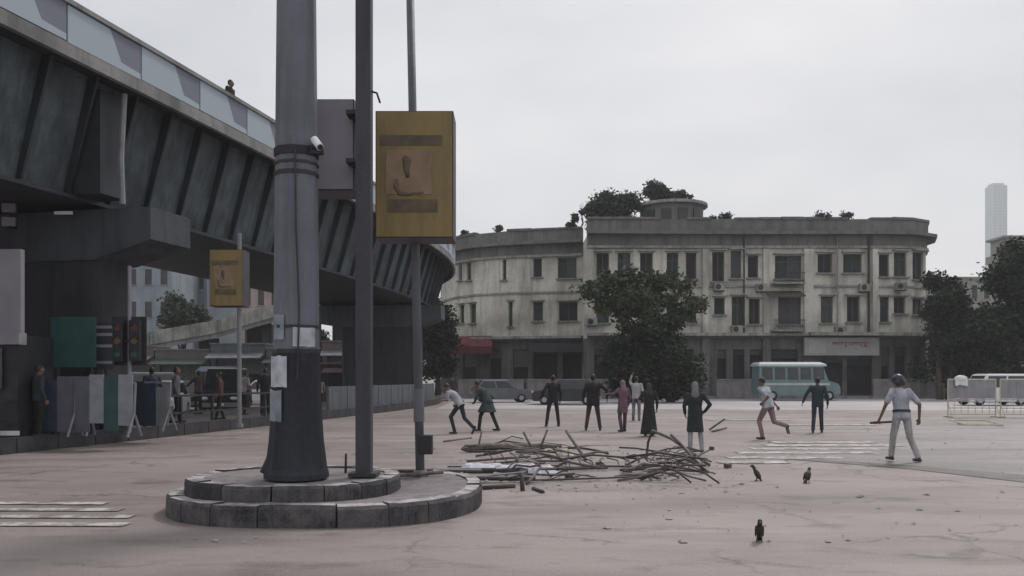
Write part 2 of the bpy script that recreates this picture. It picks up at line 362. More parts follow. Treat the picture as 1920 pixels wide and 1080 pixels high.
b = MB(); b.tube([(p.x + N.x * 1.25, p.y + N.y * 1.25, 8.6), (p.x + N.x * 1.15, p.y + N.y * 1.15, 7.0), (p.x + N.x * 1.2, p.y + N.y * 1.2, 5.9)], .07); b.build('drain_pipe', M_grey, fly)

# raised median under the flyover with railing
M_med = mat_stained('median soil', (0.12, 0.11, 0.105), (0.06, 0.06, 0.055), 0.5, 0.95, 1.5)
med = tag(link('median', None), kind='structure')
sweep('median_top', [(.38, .02), (.38, .30), (-4.9, .30), (-4.9, .02)], M_med, med, 2, ARC[-1])
p, T, N = station(10); s = 3.0; kb = MB(); kb.box((.50, 0, .17), (.22, 1.17, .34)); kmm = None
while s < ARC[-1] - 1:
    p, T, N = station(s); a = math.atan2(N.y, N.x)
    if kmm is None: kmm = kb.build('kerb_stone', M_kerbdark, med, (p.x, p.y, 0), rz=a).data
    else: link('kerb_stone', kmm, med, (p.x, p.y, rnd.uniform(-.015, .01)), a)
    s += 1.2
def railing(s0, s1, q, label):
    p, T, N = station(s0); rt = thing('railing', label, 'railing', (0, 0, 0))
    n = int((s1 - s0) / 1.6)
    for k in range(n + 1):
        p, T, N = station(s0 + (s1 - s0) * k / n); b = MB(); b.box((p.x + N.x * q, p.y + N.y * q, .71), (.07, .07, .86), math.atan2(N.y, N.x)); b.build('post', M_black, rt)
    for z in (.62, 1.12):
        sweep('rail', [(q + .03, z - .03), (q + .03, z + .03), (q - .03, z + .03), (q - .03, z - .03)], M_black, rt, s0, s1, 1.0)
railing(station_at_y(17), station_at_y(33), .15, 'black two bar railing along the kerb under the flyover')
# low wall on the far part of the median
M_lw = mat_stained('grey median wall', (.13, .14, .16), (.07, .075, .085), .5, .9, .8)
lw = thing('low_wall', 'low grey panel wall on the median under the far flyover span', 'wall'); s = station_at_y(36)
while s < station_at_y(57):
    p, T, N = station(s); a = math.atan2(N.y, N.x); b = MB(); b.box((0, 0, .78), (.12, 1.92, 1.0)); b.build('wall_panel', M_lw, lw, (p.x + N.x * .1, p.y + N.y * .1, 0), rz=a); s += 2.0

# ================================================================ OLD BUILDING
bld = thing('old_corner_building', 'decaying cream three storey building with rounded corners and roof plants', 'building')
FAC = [(-7.4, 88.5), (-6.9, 85), (-6.2, 82), (-5.0, 79.4), (-3.2, 77.3), (-0.4, 75.8), (6.15, 74.3)]
FAC_R = [(6.15, 70.0), (16.3, 70.0), (23.9, 70.0), (31.1, 70.0), (32.85, 70.3), (34.65, 71.45), (35.75, 74.0), (35.75, 90)]
def wall_seg(b, p0, p1, z0, z1, ops, depth=0.35):
    p0, p1 = Vector(p0), Vector(p1); T = (p1 - p0).normalized(); Ln = (p1 - p0).length; N = Vector((-T.y, T.x))  # inward
    us = sorted({0.0, Ln} | {u for o in ops for u in o[:2]}); zs = sorted({z0, z1} | {z for o in ops for z in o[2:4]})
    def P(u, z, d=0): q = p0 + T * u + N * d; return (q.x, q.y, z)
    for i in range(len(us) - 1):
        for j in range(len(zs) - 1):
            cu, cz = (us[i] + us[i + 1]) / 2, (zs[j] + zs[j + 1]) / 2
            if any(o[0] < cu < o[1] and o[2] < cz < o[3] for o in ops): continue
            b.add([P(us[i], zs[j]), P(us[i + 1], zs[j]), P(us[i + 1], zs[j + 1]), P(us[i], zs[j + 1])], [(0, 1, 2, 3)])
    for u0, u1, a, z in [o[:4] for o in ops]:
        for q in (((u0, a), (u0, z)), ((u1, z), (u1, a)), ((u0, z), (u1, z)), ((u1, a), (u0, a))):
            (ua, za), (ub, zb) = q; b.add([P(ua, za), P(ub, zb), P(ub, zb, depth), P(ua, za, depth)], [(0, 1, 2, 3)])
    b.add([P(0, z0, depth + .02), P(Ln, z0, depth + .02), P(Ln, z1, depth + .02), P(0, z1, depth + .02)], [(0, 1, 2, 3)], 1)
def px_u(p0, p1, px):
    k = (px - 960) / FPX; p0, p1 = Vector(p0), Vector(p1); d = p1 - p0
    t = (k * p0.y - p0.x) / (d.x - k * d.y); return t * d.length
def window(parent, p0, p1, u0, u1, z0, z1, style, depth=.24):
    p0, p1 = Vector(p0), Vector(p1); T = (p1 - p0).normalized(); N = Vector((-T.y, T.x)); q = p0 + T * ((u0 + u1) / 2) + N * depth
    a = math.atan2(T.y, T.x); W, H = u1 - u0, z1 - z0; loc = (q.x, q.y, z0)
    b = MB(); fw = .09
    b.box((-W / 2 + fw / 2, 0, H / 2), (fw, .1, H)); b.box((W / 2 - fw / 2, 0, H / 2), (fw, .1, H)); b.box((0, 0, H - fw / 2), (W - 2 * fw, .1, fw)); b.box((0, 0, fw / 2), (W - 2 * fw, .1, fw))
    if W > .9: b.box((0, .004, H / 2), (.07, .085, H - 2 * fw))
    if H > 1.6 and style != 'open': b.box((0, -.004, H * .72), (W - 2 * fw, .085, .07))
    o = b.build('window', M_wood, parent, loc, rz=a)
    pw = W / 2 - fw - .035 if W > .9 else W - 2 * fw
    for sx in ((-1, 1) if W > .9 else (0,)):
        cx = sx * (pw / 2 + .035) if sx else 0
        if style == 'shut' or (style == 'half' and sx < 0):
            b = MB(); k = 12
            for i in range(k): 
                zc = fw + (H - 2 * fw) * (i + .5) / k
                b.add([(cx - pw / 2, .03, zc + .07), (cx + pw / 2, .03, zc + .07), (cx + pw / 2, -.02, zc - .07), (cx - pw / 2, -.02, zc - .07)], [(0, 1, 2, 3)])
            b.box((cx, .05, H / 2), (pw, .01, H - 2 * fw)); b.build('shutter', M_shut, o)
        else:
            b = MB(); b.box((cx, .02, H / 2), (pw, .012, H - 2 * fw)); b.build('pane', M_dark if style == 'open' else M_glass, o)
    b = MB(); b.box((0, -depth - .08, -.06), (W + .3, .42, .12)); b.build('sill', M_ledge, o)
    if style != 'plain':
        b = MB(); b.box((0, -depth - .17, H + .12), (W + .36, .5, .10)); b.build('hood', M_ledge, o)
    return o
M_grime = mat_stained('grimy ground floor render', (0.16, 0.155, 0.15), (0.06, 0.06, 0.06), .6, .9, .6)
M_cop = mat_stained('brown grey coping', (.20, .18, .17), (.09, .08, .078), .6, .9, 1.2)
STY = ['open', 'half', 'open', 'shut', 'open', 'glass', 'open', 'half']
def facade(segs, wins, gaps, name):
    """segs: plan corners; wins: (px0,px1,row top,row bottom); openings sorted onto the segment they fall in"""
    k = 0
    for i in range(len(segs) - 1):
        p0, p1 = segs[i], segs[i + 1]; Ln = (Vector(p1) - Vector(p0)).length; ops = []
        pa, pb = 960 + FPX * p0[0] / p0[1], 960 + FPX * p1[0] / p1[1]
        for (a, z, t, bt) in wins:
            mid = (a + z) / 2
            if not (pa < mid < pb): continue
            u0, u1 = max(.12, px_u(p0, p1, a)), min(Ln - .12, px_u(p0, p1, z))
            if u1 - u0 < .3: continue
            ym = p0[1] + (p1[1] - p0[1]) * ((u0 + u1) / 2) / Ln
            ops.append((u0, u1, max(.15, PZ(bt, ym)), min(12.15, PZ(t, ym))))
        b = MB(); wall_seg(b, p0, p1, 4.9, 13.3, [o for o in ops if o[2] > 4.9]); b.build('wall', [M_plaster, M_dark], bld)
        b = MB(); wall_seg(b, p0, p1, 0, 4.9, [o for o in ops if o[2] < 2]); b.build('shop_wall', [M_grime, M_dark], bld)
        for (u0, u1, a, z) in ops:
            if a < 2.0:                     # ground floor shop opening: shutter box and dark inside
                c = Vector(p0) + (Vector(p1) - Vector(p0)).normalized() * ((u0 + u1) / 2); T = (Vector(p1) - Vector(p0)).normalized()
                b = MB(); n = 9 + (k % 3) * 3; h = (z - a) * rnd.choice((.12, .2, .4))
                for j in range(n): b.box((0, (.02 if j % 2 else 0), (z - a) - h * (j + .5) / n), (u1 - u0 - .04, .03, h / n - .005))
                q = c + Vector((-T.y, T.x)) * .2; b.build('rolling_shutter', M_shut if k % 2 else M_wood, bld, (q.x, q.y, a), rz=math.atan2(T.y, T.x))
            else: window(bld, p0, p1, u0, u1, a, z, STY[k % len(STY)])
            k += 1
right = [(1335, 1358, 472, 528), (1370, 1390, 470, 522), (1402, 1422, 479, 521), (1453, 1503, 479, 523), (1533, 1560, 476, 512), (1581, 1616, 476, 512), (1648, 1667, 477, 519), (1676, 1700, 473, 519), (1711, 1731, 473, 525),
         (1339, 1359, 558, 590), (1372, 1396, 556, 612), (1404, 1425, 560, 608), (1459, 1502, 557, 608), (1539, 1562, 556, 606), (1588, 1612, 556, 604), (1650, 1667, 557, 604), (1676, 1698, 557, 588), (1711, 1730, 561, 590),
         (1345, 1362, 655, 740), (1374, 1396, 655, 740), (1406, 1432, 655, 740), (1446, 1496, 655, 740), (1528, 1580, 672, 740), (1588, 1640, 672, 740), (1652, 1667, 650, 740), (1678, 1700, 650, 740), (1712, 1730, 650, 740),
         (1118, 1142, 474, 524), (1158, 1182, 474, 524), (1200, 1224, 474, 524), (1250, 1272, 474, 524), (1286, 1306, 474, 524), (1118, 1142, 558, 606), (1158, 1182, 558, 606), (1200, 1224, 558, 606), (1250, 1272, 558, 606), (1286, 1306, 558, 606),
         (1112, 1150, 655, 740), (1160, 1200, 655, 740), (1212, 1250, 655, 740), (1262, 1300, 655, 740)]
left = [(859, 866, 489, 526), (875, 883, 488, 526), (889, 898, 487, 525), (942, 961, 484, 525), (1046, 1081, 478, 522), (1000, 1016, 480, 520),
        (862, 870, 572, 606), (881, 899, 570, 606), (944, 961, 566, 612), (1048, 1083, 566, 602), (1000, 1018, 566, 602),
        (868, 895, 655, 738), (915, 940, 655, 738), (962, 990, 655, 738), (1000, 1045, 655, 738), (1055, 1090, 655, 738)]
facade(FAC, left, None, 'l'); facade(FAC_R, right, None, 'r')
b = MB(); wall_seg(b, (6.15, 74.3), (6.15, 70.0), 0, 13.3, []); b.build('wall', [M_plaster, M_dark], bld)
OUT = FAC + FAC_R
BACK = [(35.75, 92), (-7.4, 92)]
def offs(pl, d):
    """push a plan polyline outwards by d"""
    out = []
    for i, p in enumerate(pl):
        a = Vector(pl[max(0, i - 1)]); c = Vector(pl[min(len(pl) - 1, i + 1)]); n = Vector((0, 0))
        for q0, q1 in ((a, Vector(p)), (Vector(p), c)):
            t = q1 - q0
            if t.length > 1e-6: t.normalize(); n += Vector((t.y, -t.x))
        n = n / max(.5, n.length_squared / 2) if n.length > 1e-6 else n; n = n * (1 if n.length < 1.5 else 1.5 / n.length)
        out.append((p[0] + n.x * d, p[1] + n.y * d))
    return out
def band(name, pl, d0, d1, z0, z1, m):
    """a moulding that runs along the front, as separate lengths"""
    A, B = offs(pl, d0), offs(pl, d1)
    for i in range(len(pl) - 1):
        b = MB(); q = [A[i], A[i + 1], B[i + 1], B[i]]; b.prism([q[3], q[2], q[1], q[0]], z0, z1); b.build(name, m, bld)
for pl in (FAC, [(6.15, 70.0)] + FAC_R[1:]):
    band('cornice', pl, -.2, .85, 13.3, 13.56, M_plaster2)
    band('frieze_moulding', pl, .004, .22, 12.25, 12.45, M_ledge)
    band('shaded_frieze', pl, .003, .10, 12.45, 13.3, M_plaster2)  # shade under the cornice put into a darker plaster band
    band('parapet', pl, -.25, .18, 13.56, 14.62, M_plaster2)
    A_, B_ = offs(pl, -.32), offs(pl, .28)
    for i in range(len(pl) - 1):          # coping laid in short, shifted, partly missing lengths
        n = max(1, int((Vector(pl[i + 1]) - Vector(pl[i])).length / 1.7))
        for k in range(n):
            if rnd.random() < .13: continue
            f0, f1 = k / n + .004, (k + 1) / n - .004; dz = rnd.uniform(-.03, .05); q = [Vector(A_[i]).lerp(Vector(A_[i + 1]), f) for f in (f0, f1)] + [Vector(B_[i]).lerp(Vector(B_[i + 1]), f) for f in (f1, f0)]
            b = MB(); b.prism([tuple(q[3]), tuple(q[2]), tuple(q[1]), tuple(q[0])], 14.58, 14.78 + dz); b.build('coping_stone', M_cop, bld)
    band('string_course', pl, .003, .14, 9.05, 9.22, M_ledge)
    band('ledge', pl, .003, .75, 5.05, 5.28, M_ledge)
    band('ledge_moulding', pl, .003, .3, 4.86, 5.05, M_plaster2)
b = MB(); b.prism([(x, y) for x, y in [(-6.9, 88)] + [(x + .3, y + .4) for x, y in FAC[1:]] + [(6.5, 70.5), (31, 70.5), (34.2, 71.9), (35.3, 74.2), (35.3, 91.5), (-6.9, 91.5)]], 13.2, 13.5); b.build('roof', M_conc, bld)
for p0, p1 in (((35.75, 90), (35.75, 92)), ((35.75, 92), (-7.4, 92)), ((-7.4, 92), (-7.4, 88.5))):
    b = MB(); wall_seg(b, p0, p1, 0, 14.6, []); b.build('wall', [M_plaster, M_dark], bld)
# pilasters on the front
for px in (1104, 1322, 1436, 1515, 1640):
    x = PX(px, 70); wd = .75 if px in (1515, 1104) else .5
    b = MB(); b.box((x, 69.93, 8.75), (wd, .26, 6.9)); b.build('pilaster', M_plaster, bld)
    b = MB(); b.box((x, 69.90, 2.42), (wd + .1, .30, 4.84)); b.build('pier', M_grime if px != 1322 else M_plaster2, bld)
for px, r_ in ((1629, .11), (1395, .07), (1570, .05)):
    x = PX(px, 69.8); b = MB(); b.cyl((x, 69.78, 5.3), (x, 69.78, 13.2), r_, n=8); b.build('drain_pipe', M_black if px != 1570 else M_grey, bld)
for px, z in ((1428, 9.0), (1349, 9.05), (1577, 5.5), (1622, 9.0), (1382, 5.6), (1238, 9.1), (1110, 6.2), (1690, 9.1)):
    x = PX(px, 69.6); b = MB(); b.box((x, 69.70, z), (.85, .5, .6)); o = b.build('air_conditioner', M_ledge, bld)
    b = MB(); b.cyl((x - .12, 69.44, z), (x - .12, 69.455, z), .23, n=14); b.build('fan_grille', M_black, o)
    b = MB(); b.box((x, 69.72, z - .34), (.8, .5, .05)); b.build('bracket', M_rust, o)
# small balconies
for px0, px1, y, z in ((1448, 1506, 69.4, 5.45), (1448, 1506, 69.4, 9.3)):
    xa, xb = PX(px0, 69.5), PX(px1, 69.5); b = MB(); b.box(((xa + xb) / 2, 69.45, z), (xb - xa, 1.05, .14))
    o = b.build('balcony', M_ledge, bld); n = int((xb - xa) / .16)
    for k in range(n + 1):
        b2 = MB(); x = xa + .05 + (xb - xa - .1) * k / n; b2.box((x, 68.98, z + .45), (.03, .03, .78)); b2.build('baluster', M_black, o)
    b2 = MB(); b2.box(((xa + xb) / 2, 68.98, z + .86), (xb - xa, .06, .06)); b2.build('handrail', M_black, o)
b = MB(); xa, xb = PX(1440, 69), PX(1508, 69); b.add([(xa, 69.9, 8.75), (xb, 69.9, 8.75), (xb, 68.6, 8.25), (xa, 68.6, 8.2), (xa, 69.9, 8.67), (xb, 69.9, 8.67), (xb, 68.6, 8.17), (xa, 68.6, 8.12)], [(0, 1, 2, 3), (7, 6, 5, 4), (0, 4, 5, 1), (1, 5, 6, 2), (2, 6, 7, 3), (3, 7, 4, 0)]); b.build('awning', M_rust, bld)
# corner balcony with cornice brackets
cb = MB(); band('corner_balcony', FAC_R[2:6], .76, 1.25, 5.04, 5.30, M_ledge)
# round roof pavilion
b = MB(); cxp, cyp, rp_ = PX(1265, 74), 75.5, 2.75
b.cyl((cxp, cyp, 13.4), (cxp, cyp, 16.6), rp_, n=20); o = b.build('roof_pavilion', M_plaster2, bld)
b = MB(); b.cyl((cxp, cyp, 16.6), (cxp, cyp, 16.85), rp_ + .4, n=20); b.cyl((cxp, cyp, 16.85), (cxp, cyp, 17.1), rp_ * .9, .5, n=20); b.build('pavilion_roof', M_ledge, o)
for a in (-140, -110, -80, -50):
    b = MB(); b.box((cxp + (rp_ + .0) * math.cos(R(a)), cyp + rp_ * math.sin(R(a)), 15.4), (.12, .85, 1.5), R(a)); b.build('pavilion_window', M_glass, o)
# sign board over the shop
M_sign = mat('faded pale sign', (0.33, 0.325, 0.315), .6, .1, 1.2)
M_signred = mat('faded red lettering', (0.24, 0.15, 0.155), .6, .2, 4)
sg = thing('shop_sign', 'long pale fascia sign with faded red lettering over the dark shopfront', 'sign', (PX(1577, 69.4), 69.35, 3.45))
b = MB(); b.box((0, 0, .72), (6.05, .3, 1.44)); b.build('board', M_sign, sg)
b = MB(); b.box((-2.0, -.165, .72), (1.35, .02, 1.1)); b.build('panel', mat('sign white', (.38, .38, .37), .6, .08), sg)
b = MB(); b.box((.75, -.16, 1.06), (3.1, .02, .08)); b.build('lettering', M_signred, sg)
xx = -.7
while xx < 2.2:           # faded strokes hanging from the headline bar, no longer legible
    h = rnd.uniform(.12, .42); b = MB(); b.tube([(xx, -.165, 1.04), (xx + rnd.uniform(-.1, .1), -.165, 1.04 - h * .6), (xx + rnd.uniform(-.12, .12), -.165, 1.04 - h)], [.05, .07, .03], 6); b.build('letter', M_signred, sg); xx += rnd.uniform(.14, .34)
# red awning and dark canopy on the left wing
aw = thing('red_awning', 'dull red shop awning on the left wing of the old building', 'awning', (PX(882, 77), 76.4, 3.4))
M_red = mat('dull red canvas', (0.12, 0.03, 0.038), .9, .3, 2)
b = MB(); b.add([(-1.8, 1.2, 2.0), (2.0, .1, 2.0), (2.0, -1.6, 1.0), (-1.9, -1.0, 1.0), (2.0, -1.6, .35), (-1.9, -1.0, .35), (-1.8, 1.2, .35), (2.0, .1, .35)], [(0, 3, 2, 1), (3, 5, 4, 2), (0, 6, 5, 3), (1, 2, 4, 7)]); b.build('canvas', M_red, aw)
for x, y in ((1.85, -1.45), (-1.8, -.9)):
    b = MB(); b.cyl((x, y, -3.27), (x, y, .9), .04, n=6); b.build('post', M_rust, aw)
cp = thing('dark_canopy', 'dark flat shop canopy beside the tree under the old building', 'canopy', (PX(1052, 73), 73.4, 3.5))
b = MB(); b.box((0, 0, 1.0), (5.3, 1.7, .16)); b.build('roof_sheet', M_steeldark, cp)
b = MB(); b.box((0, -.9, .62), (5.3, .05, .6)); b.build('valance', M_black, cp)
for x in (-2.5, 2.5):
    b = MB(); b.cyl((x, -.75, -3.37), (x, -.75, .95), .05, n=6); b.build('post', M_black, cp)
# boundary wall on the pavement
M_bw = mat_stained('boundary wall render', (0.30, 0.28, 0.29), (0.13, 0.12, 0.12), .6, .9, .8)
bw = thing('boundary_wall', 'low rendered boundary wall in front of the old building', 'wall', (0, 0, 0))
xs = [(PX(860, 68), 8.0), (8.0, 13.5), (16.2, 20.0), (20, 23.5), (28.6, 32.0), (32, 36)]
for xa, xb in xs:
    b = MB(); b.box(((xa + xb) / 2, 67.6, .78), (xb - xa - .02, .28, 1.32)); b.build('wall_section', M_bw, bw)
    b = MB(); b.box(((xa + xb) / 2, 67.6, 1.49), (xb - xa - .02, .4, .1)); b.build('coping', M_ledge, bw)

# ================================================================ BACKGROUND BUILDINGS
def block(name, label, x0, x1, y0, y1, h, m, floors, cols, zb=0.0, wmat=None, side=None):
    """a plain far block: walls, roof slab, each front window with pane and sill"""
    t = thing(name, label, 'building', ((x0 + x1) / 2, y0, zb)); W = x1 - x0; D = y1 - y0
    ops = []; fh = h / floors; cw = W / cols
    for f in range(floors):
        for c in range(cols): ops.append((cw * c + cw * .28, cw * c + cw * .72, f * fh + fh * .3, f * fh + fh * .78))
    b = MB(); wall_seg(b, (-W / 2, 0), (W / 2, 0), 0, h, ops, .2); b.build('wall', [m, M_dark], t)
    for p0, p1 in (((W / 2, 0), (W / 2, D)), ((W / 2, D), (-W / 2, D)), ((-W / 2, D), (-W / 2, 0))):
        b = MB(); wall_seg(b, p0, p1, 0, h, [], .2); b.build('wall', [m, M_dark], t)
    b = MB(); b.box((0, D / 2, h + .12), (W + .5, D + .5, .24)); b.build('roof', M_conc, t)
    for (u0, u1, a, z) in ops:
        b = MB(); b.box((-W / 2 + (u0 + u1) / 2, .12, (a + z) / 2), (u1 - u0, .03, z - a)); o = b.build('window', wmat or M_glass, t)
        b = MB(); b.box((-W / 2 + (u0 + u1) / 2, -.06, a - .05), (u1 - u0 + .15, .2, .1)); b.build('sill', M_ledge, o)
    return t
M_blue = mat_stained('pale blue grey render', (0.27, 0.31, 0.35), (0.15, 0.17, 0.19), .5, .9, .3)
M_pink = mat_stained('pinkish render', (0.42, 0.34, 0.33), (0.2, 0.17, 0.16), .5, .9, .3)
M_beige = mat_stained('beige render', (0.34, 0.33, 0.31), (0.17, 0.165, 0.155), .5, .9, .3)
block('apartment_block', 'pale blue grey apartment block behind the flyover pier', PX(205, 96), PX(322, 96), 96, 108, 22, M_blue, 6, 4)
block('apartment_block', 'taller darker blue grey block joined beside the pale one behind flyover', PX(323, 104), PX(388, 104), 104, 118, 30, mat_stained('slate render', (.17, .20, .235), (.10, .11, .13), .5, .9, .3), 8, 3)
block('house', 'small pinkish house with pale roof edge above the ramp', PX(452, 100), PX(552, 100), 100, 110, 13.2, M_pink, 3, 4)
# ramp that climbs towards the flyover
RP = [(-42, 74, 2.9), (-32.3, 76, 5.0), (-27.2, 79, 6.25), (-22.9, 82, 7.9), (-18.6, 86, 9.6), (-15.2, 91, 11.6), (-12.6, 96, 13.4)]
rmp = thing('ramp', 'pale concrete ramp climbing towards the flyover in the background', 'ramp')
for i in range(len(RP) - 1):
    (xa, ya, za), (xb, yb, zb) = RP[i], RP[i + 1]; d = Vector((xb - xa, yb - ya)).normalized(); n = Vector((d.y, -d.x))
    for nm, q0, q1, h0, h1, m in (('deck', 0, -6, -.9, 0, M_conc), ('parapet', .15, 0, -.45, .75, M_ledge)):
        b = MB(); r0 = [(xa + n.x * q0, ya + n.y * q0, za + h0), (xa + n.x * q1, ya + n.y * q1, za + h0), (xa + n.x * q1, ya + n.y * q1, za + h1), (xa + n.x * q0, ya + n.y * q0, za + h1)]
        r1 = [(xb + n.x * q0, yb + n.y * q0, zb + h0), (xb + n.x * q1, yb + n.y * q1, zb + h0), (xb + n.x * q1, yb + n.y * q1, zb + h1), (xb + n.x * q0, yb + n.y * q0, zb + h1)]
        b.ring_loft([r0, r1]); b.build(nm, m, rmp)
    if i > 0:
        b = MB(); b.box((xa - n.x * 3, ya - n.y * 3, (za - .9) / 2), (3.2, 1.0, za - .9 - .02), math.atan2(n.y, n.x)); b.build('ramp_pier', M_concdark, rmp)
# row of small shops under the ramp
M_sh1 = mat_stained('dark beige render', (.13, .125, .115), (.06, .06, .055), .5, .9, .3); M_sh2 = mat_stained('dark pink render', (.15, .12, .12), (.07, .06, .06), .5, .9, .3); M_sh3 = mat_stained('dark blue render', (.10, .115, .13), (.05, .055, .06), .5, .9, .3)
shops = [(-40, -34.5, 3.6, M_sh1), (-34.4, -29.6, 4.2, M_sh2), (-29.5, -25.0, 3.9, M_sh1), (-24.9, -20.4, 4.4, M_sh3), (-20.3, -15.8, 4.0, M_sh1), (-15.7, -11.4, 4.6, M_sh2)]
slab = ['beige shop with half shut front at the far end of the shop row', 'pinkish shop with sloping sheet awning below the ramp', 'low beige shop between the pinkish and blue shops', 'blue grey shop with sheet awning under the ramp', 'beige shop beside the far flyover pier', 'tall pinkish shop behind the far flyover pier']
M_sheet = mat('tin sheet', (.11, .115, .125), .6, .3, 2)
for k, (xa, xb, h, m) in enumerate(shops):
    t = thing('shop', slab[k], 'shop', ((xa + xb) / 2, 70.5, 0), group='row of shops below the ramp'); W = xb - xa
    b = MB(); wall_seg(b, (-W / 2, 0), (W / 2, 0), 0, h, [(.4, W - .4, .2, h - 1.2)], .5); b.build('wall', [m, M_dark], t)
    for p0, p1 in (((W / 2, 0), (W / 2, 3.4)), ((W / 2, 3.4), (-W / 2, 3.4)), ((-W / 2, 3.4), (-W / 2, 0))):
        b = MB(); wall_seg(b, p0, p1, 0, h, [], .2); b.build('wall', [m, M_dark], t)
    b = MB(); b.box((0, 1.7, h + .06), (W + .1, 3.6, .12)); b.build('roof', M_sheet, t)
    b = MB(); b.add([(-W / 2, -.02, h - .7), (W / 2, -.02, h - .7), (W / 2, -1.5, h - 1.15), (-W / 2, -1.5, h - 1.15), (-W / 2, -.02, h - .74), (W / 2, -.02, h - .74), (W / 2, -1.5, h - 1.19), (-W / 2, -1.5, h - 1.19)], [(3, 2, 1, 0), (4, 5, 6, 7), (0, 1, 5, 4), (1, 2, 6, 5), (2, 3, 7, 6), (3, 0, 4, 7)]); b.build('awning', M_sheet if k % 2 else M_shut, t)
    b = MB(); n = 8
    for j in range(n): b.box((0, .3 + (.03 if j % 2 else 0), h - 1.25 - j * .16), (W - .82, .03, .155))
    b.build('rolling_shutter', M_wood, t)
# red kiosk under the flyover
ks = thing('kiosk', 'dull red market kiosk behind the low wall under the flyover', 'kiosk', (PX(632, 58), 58.5, 0))
b = MB(); b.box((0, 0, 1.25), (2.6, 1.8, 2.5)); b.build('cabin', mat('kiosk red', (.15, .055, .06), .8, .3, 2), ks)
b = MB(); b.box((0, -.5, 2.62), (3.1, 3.0, .1)); b.build('roof', M_sheet, ks)
b = MB(); b.box((0, -.93, 1.5), (2.0, .06, .9)); b.build('hatch', M_dark, ks)
b = MB(); b.box((0, -1.05, 1.0), (2.1, .3, .06)); b.build('counter', M_sheet, ks)
# right side: mid-distance building with balconies, low roof, hazy tower
mb = thing('balcony_building', 'grey building with stacked corner balconies among the right hand trees', 'building', (PX(1887, 120), 120, 0))
H = PZ(446, 120); D = 4.0; W = 12.0
b = MB(); ops = [(1.0 + 3 * c, 2.6 + 3 * c, 3.0 * f + .9, 3.0 * f + 2.3) for f in range(1, 7) for c in range(3)]
wall_seg(b, (0, 0), (W, 0), 0, H, ops, .2); b.build('wall', [M_beige, M_dark], mb)
for p0, p1 in (((W, 0), (W, D)), ((W, D), (0, D)), ((0, D), (0, 0))):
    b = MB(); wall_seg(b, p0, p1, 0, H, [], .2); b.build('wall', [M_beige, M_dark], mb)
b = MB(); b.box((W / 2, D / 2, H + .15), (W + 1.0, D + .8, .3)); b.build('roof', M_ledge, mb)
for (u0, u1, a, z) in ops:
    b = MB(); b.box(((u0 + u1) / 2, .1, (a + z) / 2), (u1 - u0, .03, z - a)); b.build('window', M_glass, mb)
for f in range(1, 7):
    b = MB(); b.box((-.62, 1.6, 3 * f), (1.3, 3.0, .2)); o = b.build('balcony', M_ledge, mb)
    b = MB(); b.box((-.62, .15, 3 * f + .5), (1.3, .1, .85)); b.box((-1.22, 1.6, 3 * f + .5), (.1, 2.8, .85)); b.build('balcony_wall', M_pink if f % 2 else M_beige, o)
    b = MB(); b.box((-.03, 1.6, 3 * f + 1.2), (.06, 1.6, 2.1)); b.build('balcony_door', M_dark, mb)
lb = block('low_building', 'low building with pale flat roof line between the right hand trees', PX(1770, 104), PX(1862, 104), 104, 114, PZ(523, 104), M_beige, 4, 4)
tw = thing('skyscraper', 'slim pale glass skyscraper fading into the haze', 'skyscraper', (PX(1874, 1146), 1146, 0))
M_tw = mat('tower glass', (.20, .27, .31), .3, .1, .02); M_tw2 = mat('tower band', (.34, .38, .40), .5, .1, .02)
b = MB(); b.box((0, 9, 130), (19, 18, 260)); b.build('shaft', M_tw, tw)
for k in range(64):
    b = MB(); b.box((0, .2 + 0.0, 4 * k + 3.2), (19.6, .9, .8)); b.build('floor_band', M_tw2, tw)
for x in (-9.6, -3.2, 3.2, 9.6):
    b = MB(); b.box((x, -.4, 130), (.9, .9, 261)); b.build('fin', M_tw2, tw)
b = MB(); b.box((0, 9, 261.5), (15, 14, 4)); b.build('crown', M_tw2, tw)

# ================================================================ TREES AND PLANTS
def mat_leaf(name, a, b_):
    m = bpy.data.materials.new(name); m.use_nodes = True; N, L = m.node_tree.nodes, m.node_tree.links
    p = N['Principled BSDF']; p.inputs['Roughness'].default_value = .7; p.inputs['Specular IOR Level'].default_value = .1
    t = N.new('ShaderNodeTexCoord'); n = N.new('ShaderNodeTexNoise'); n.inputs['Scale'].default_value = 1.4; n.inputs['Detail'].default_value = 8; n.inputs['Roughness'].default_value = .8
    r_ = N.new('ShaderNodeValToRGB'); r_.color_ramp.elements[0].position = .35; r_.color_ramp.elements[1].position = .65
    r_.color_ramp.elements[0].color = (*a, 1); r_.color_ramp.elements[1].color = (*b_, 1)
    L.new(t.outputs['Object'], n.inputs['Vector']); L.new(n.outputs['Fac'], r_.inputs[0]); L.new(r_.outputs[0], p.inputs['Base Color'])
    return m
M_leafL = mat_leaf('olive leaves', (.040, .052, .030), (.078, .096, .048))
M_leafD = mat_leaf('dark leaves', (.022, .030, .022), (.042, .054, .036))
M_leafG = mat_leaf('grey green leaves', (.045, .055, .045), (.085, .095, .075))
M_bark = mat('bark', (.075, .062, .052), .95, .35, 5, .4)
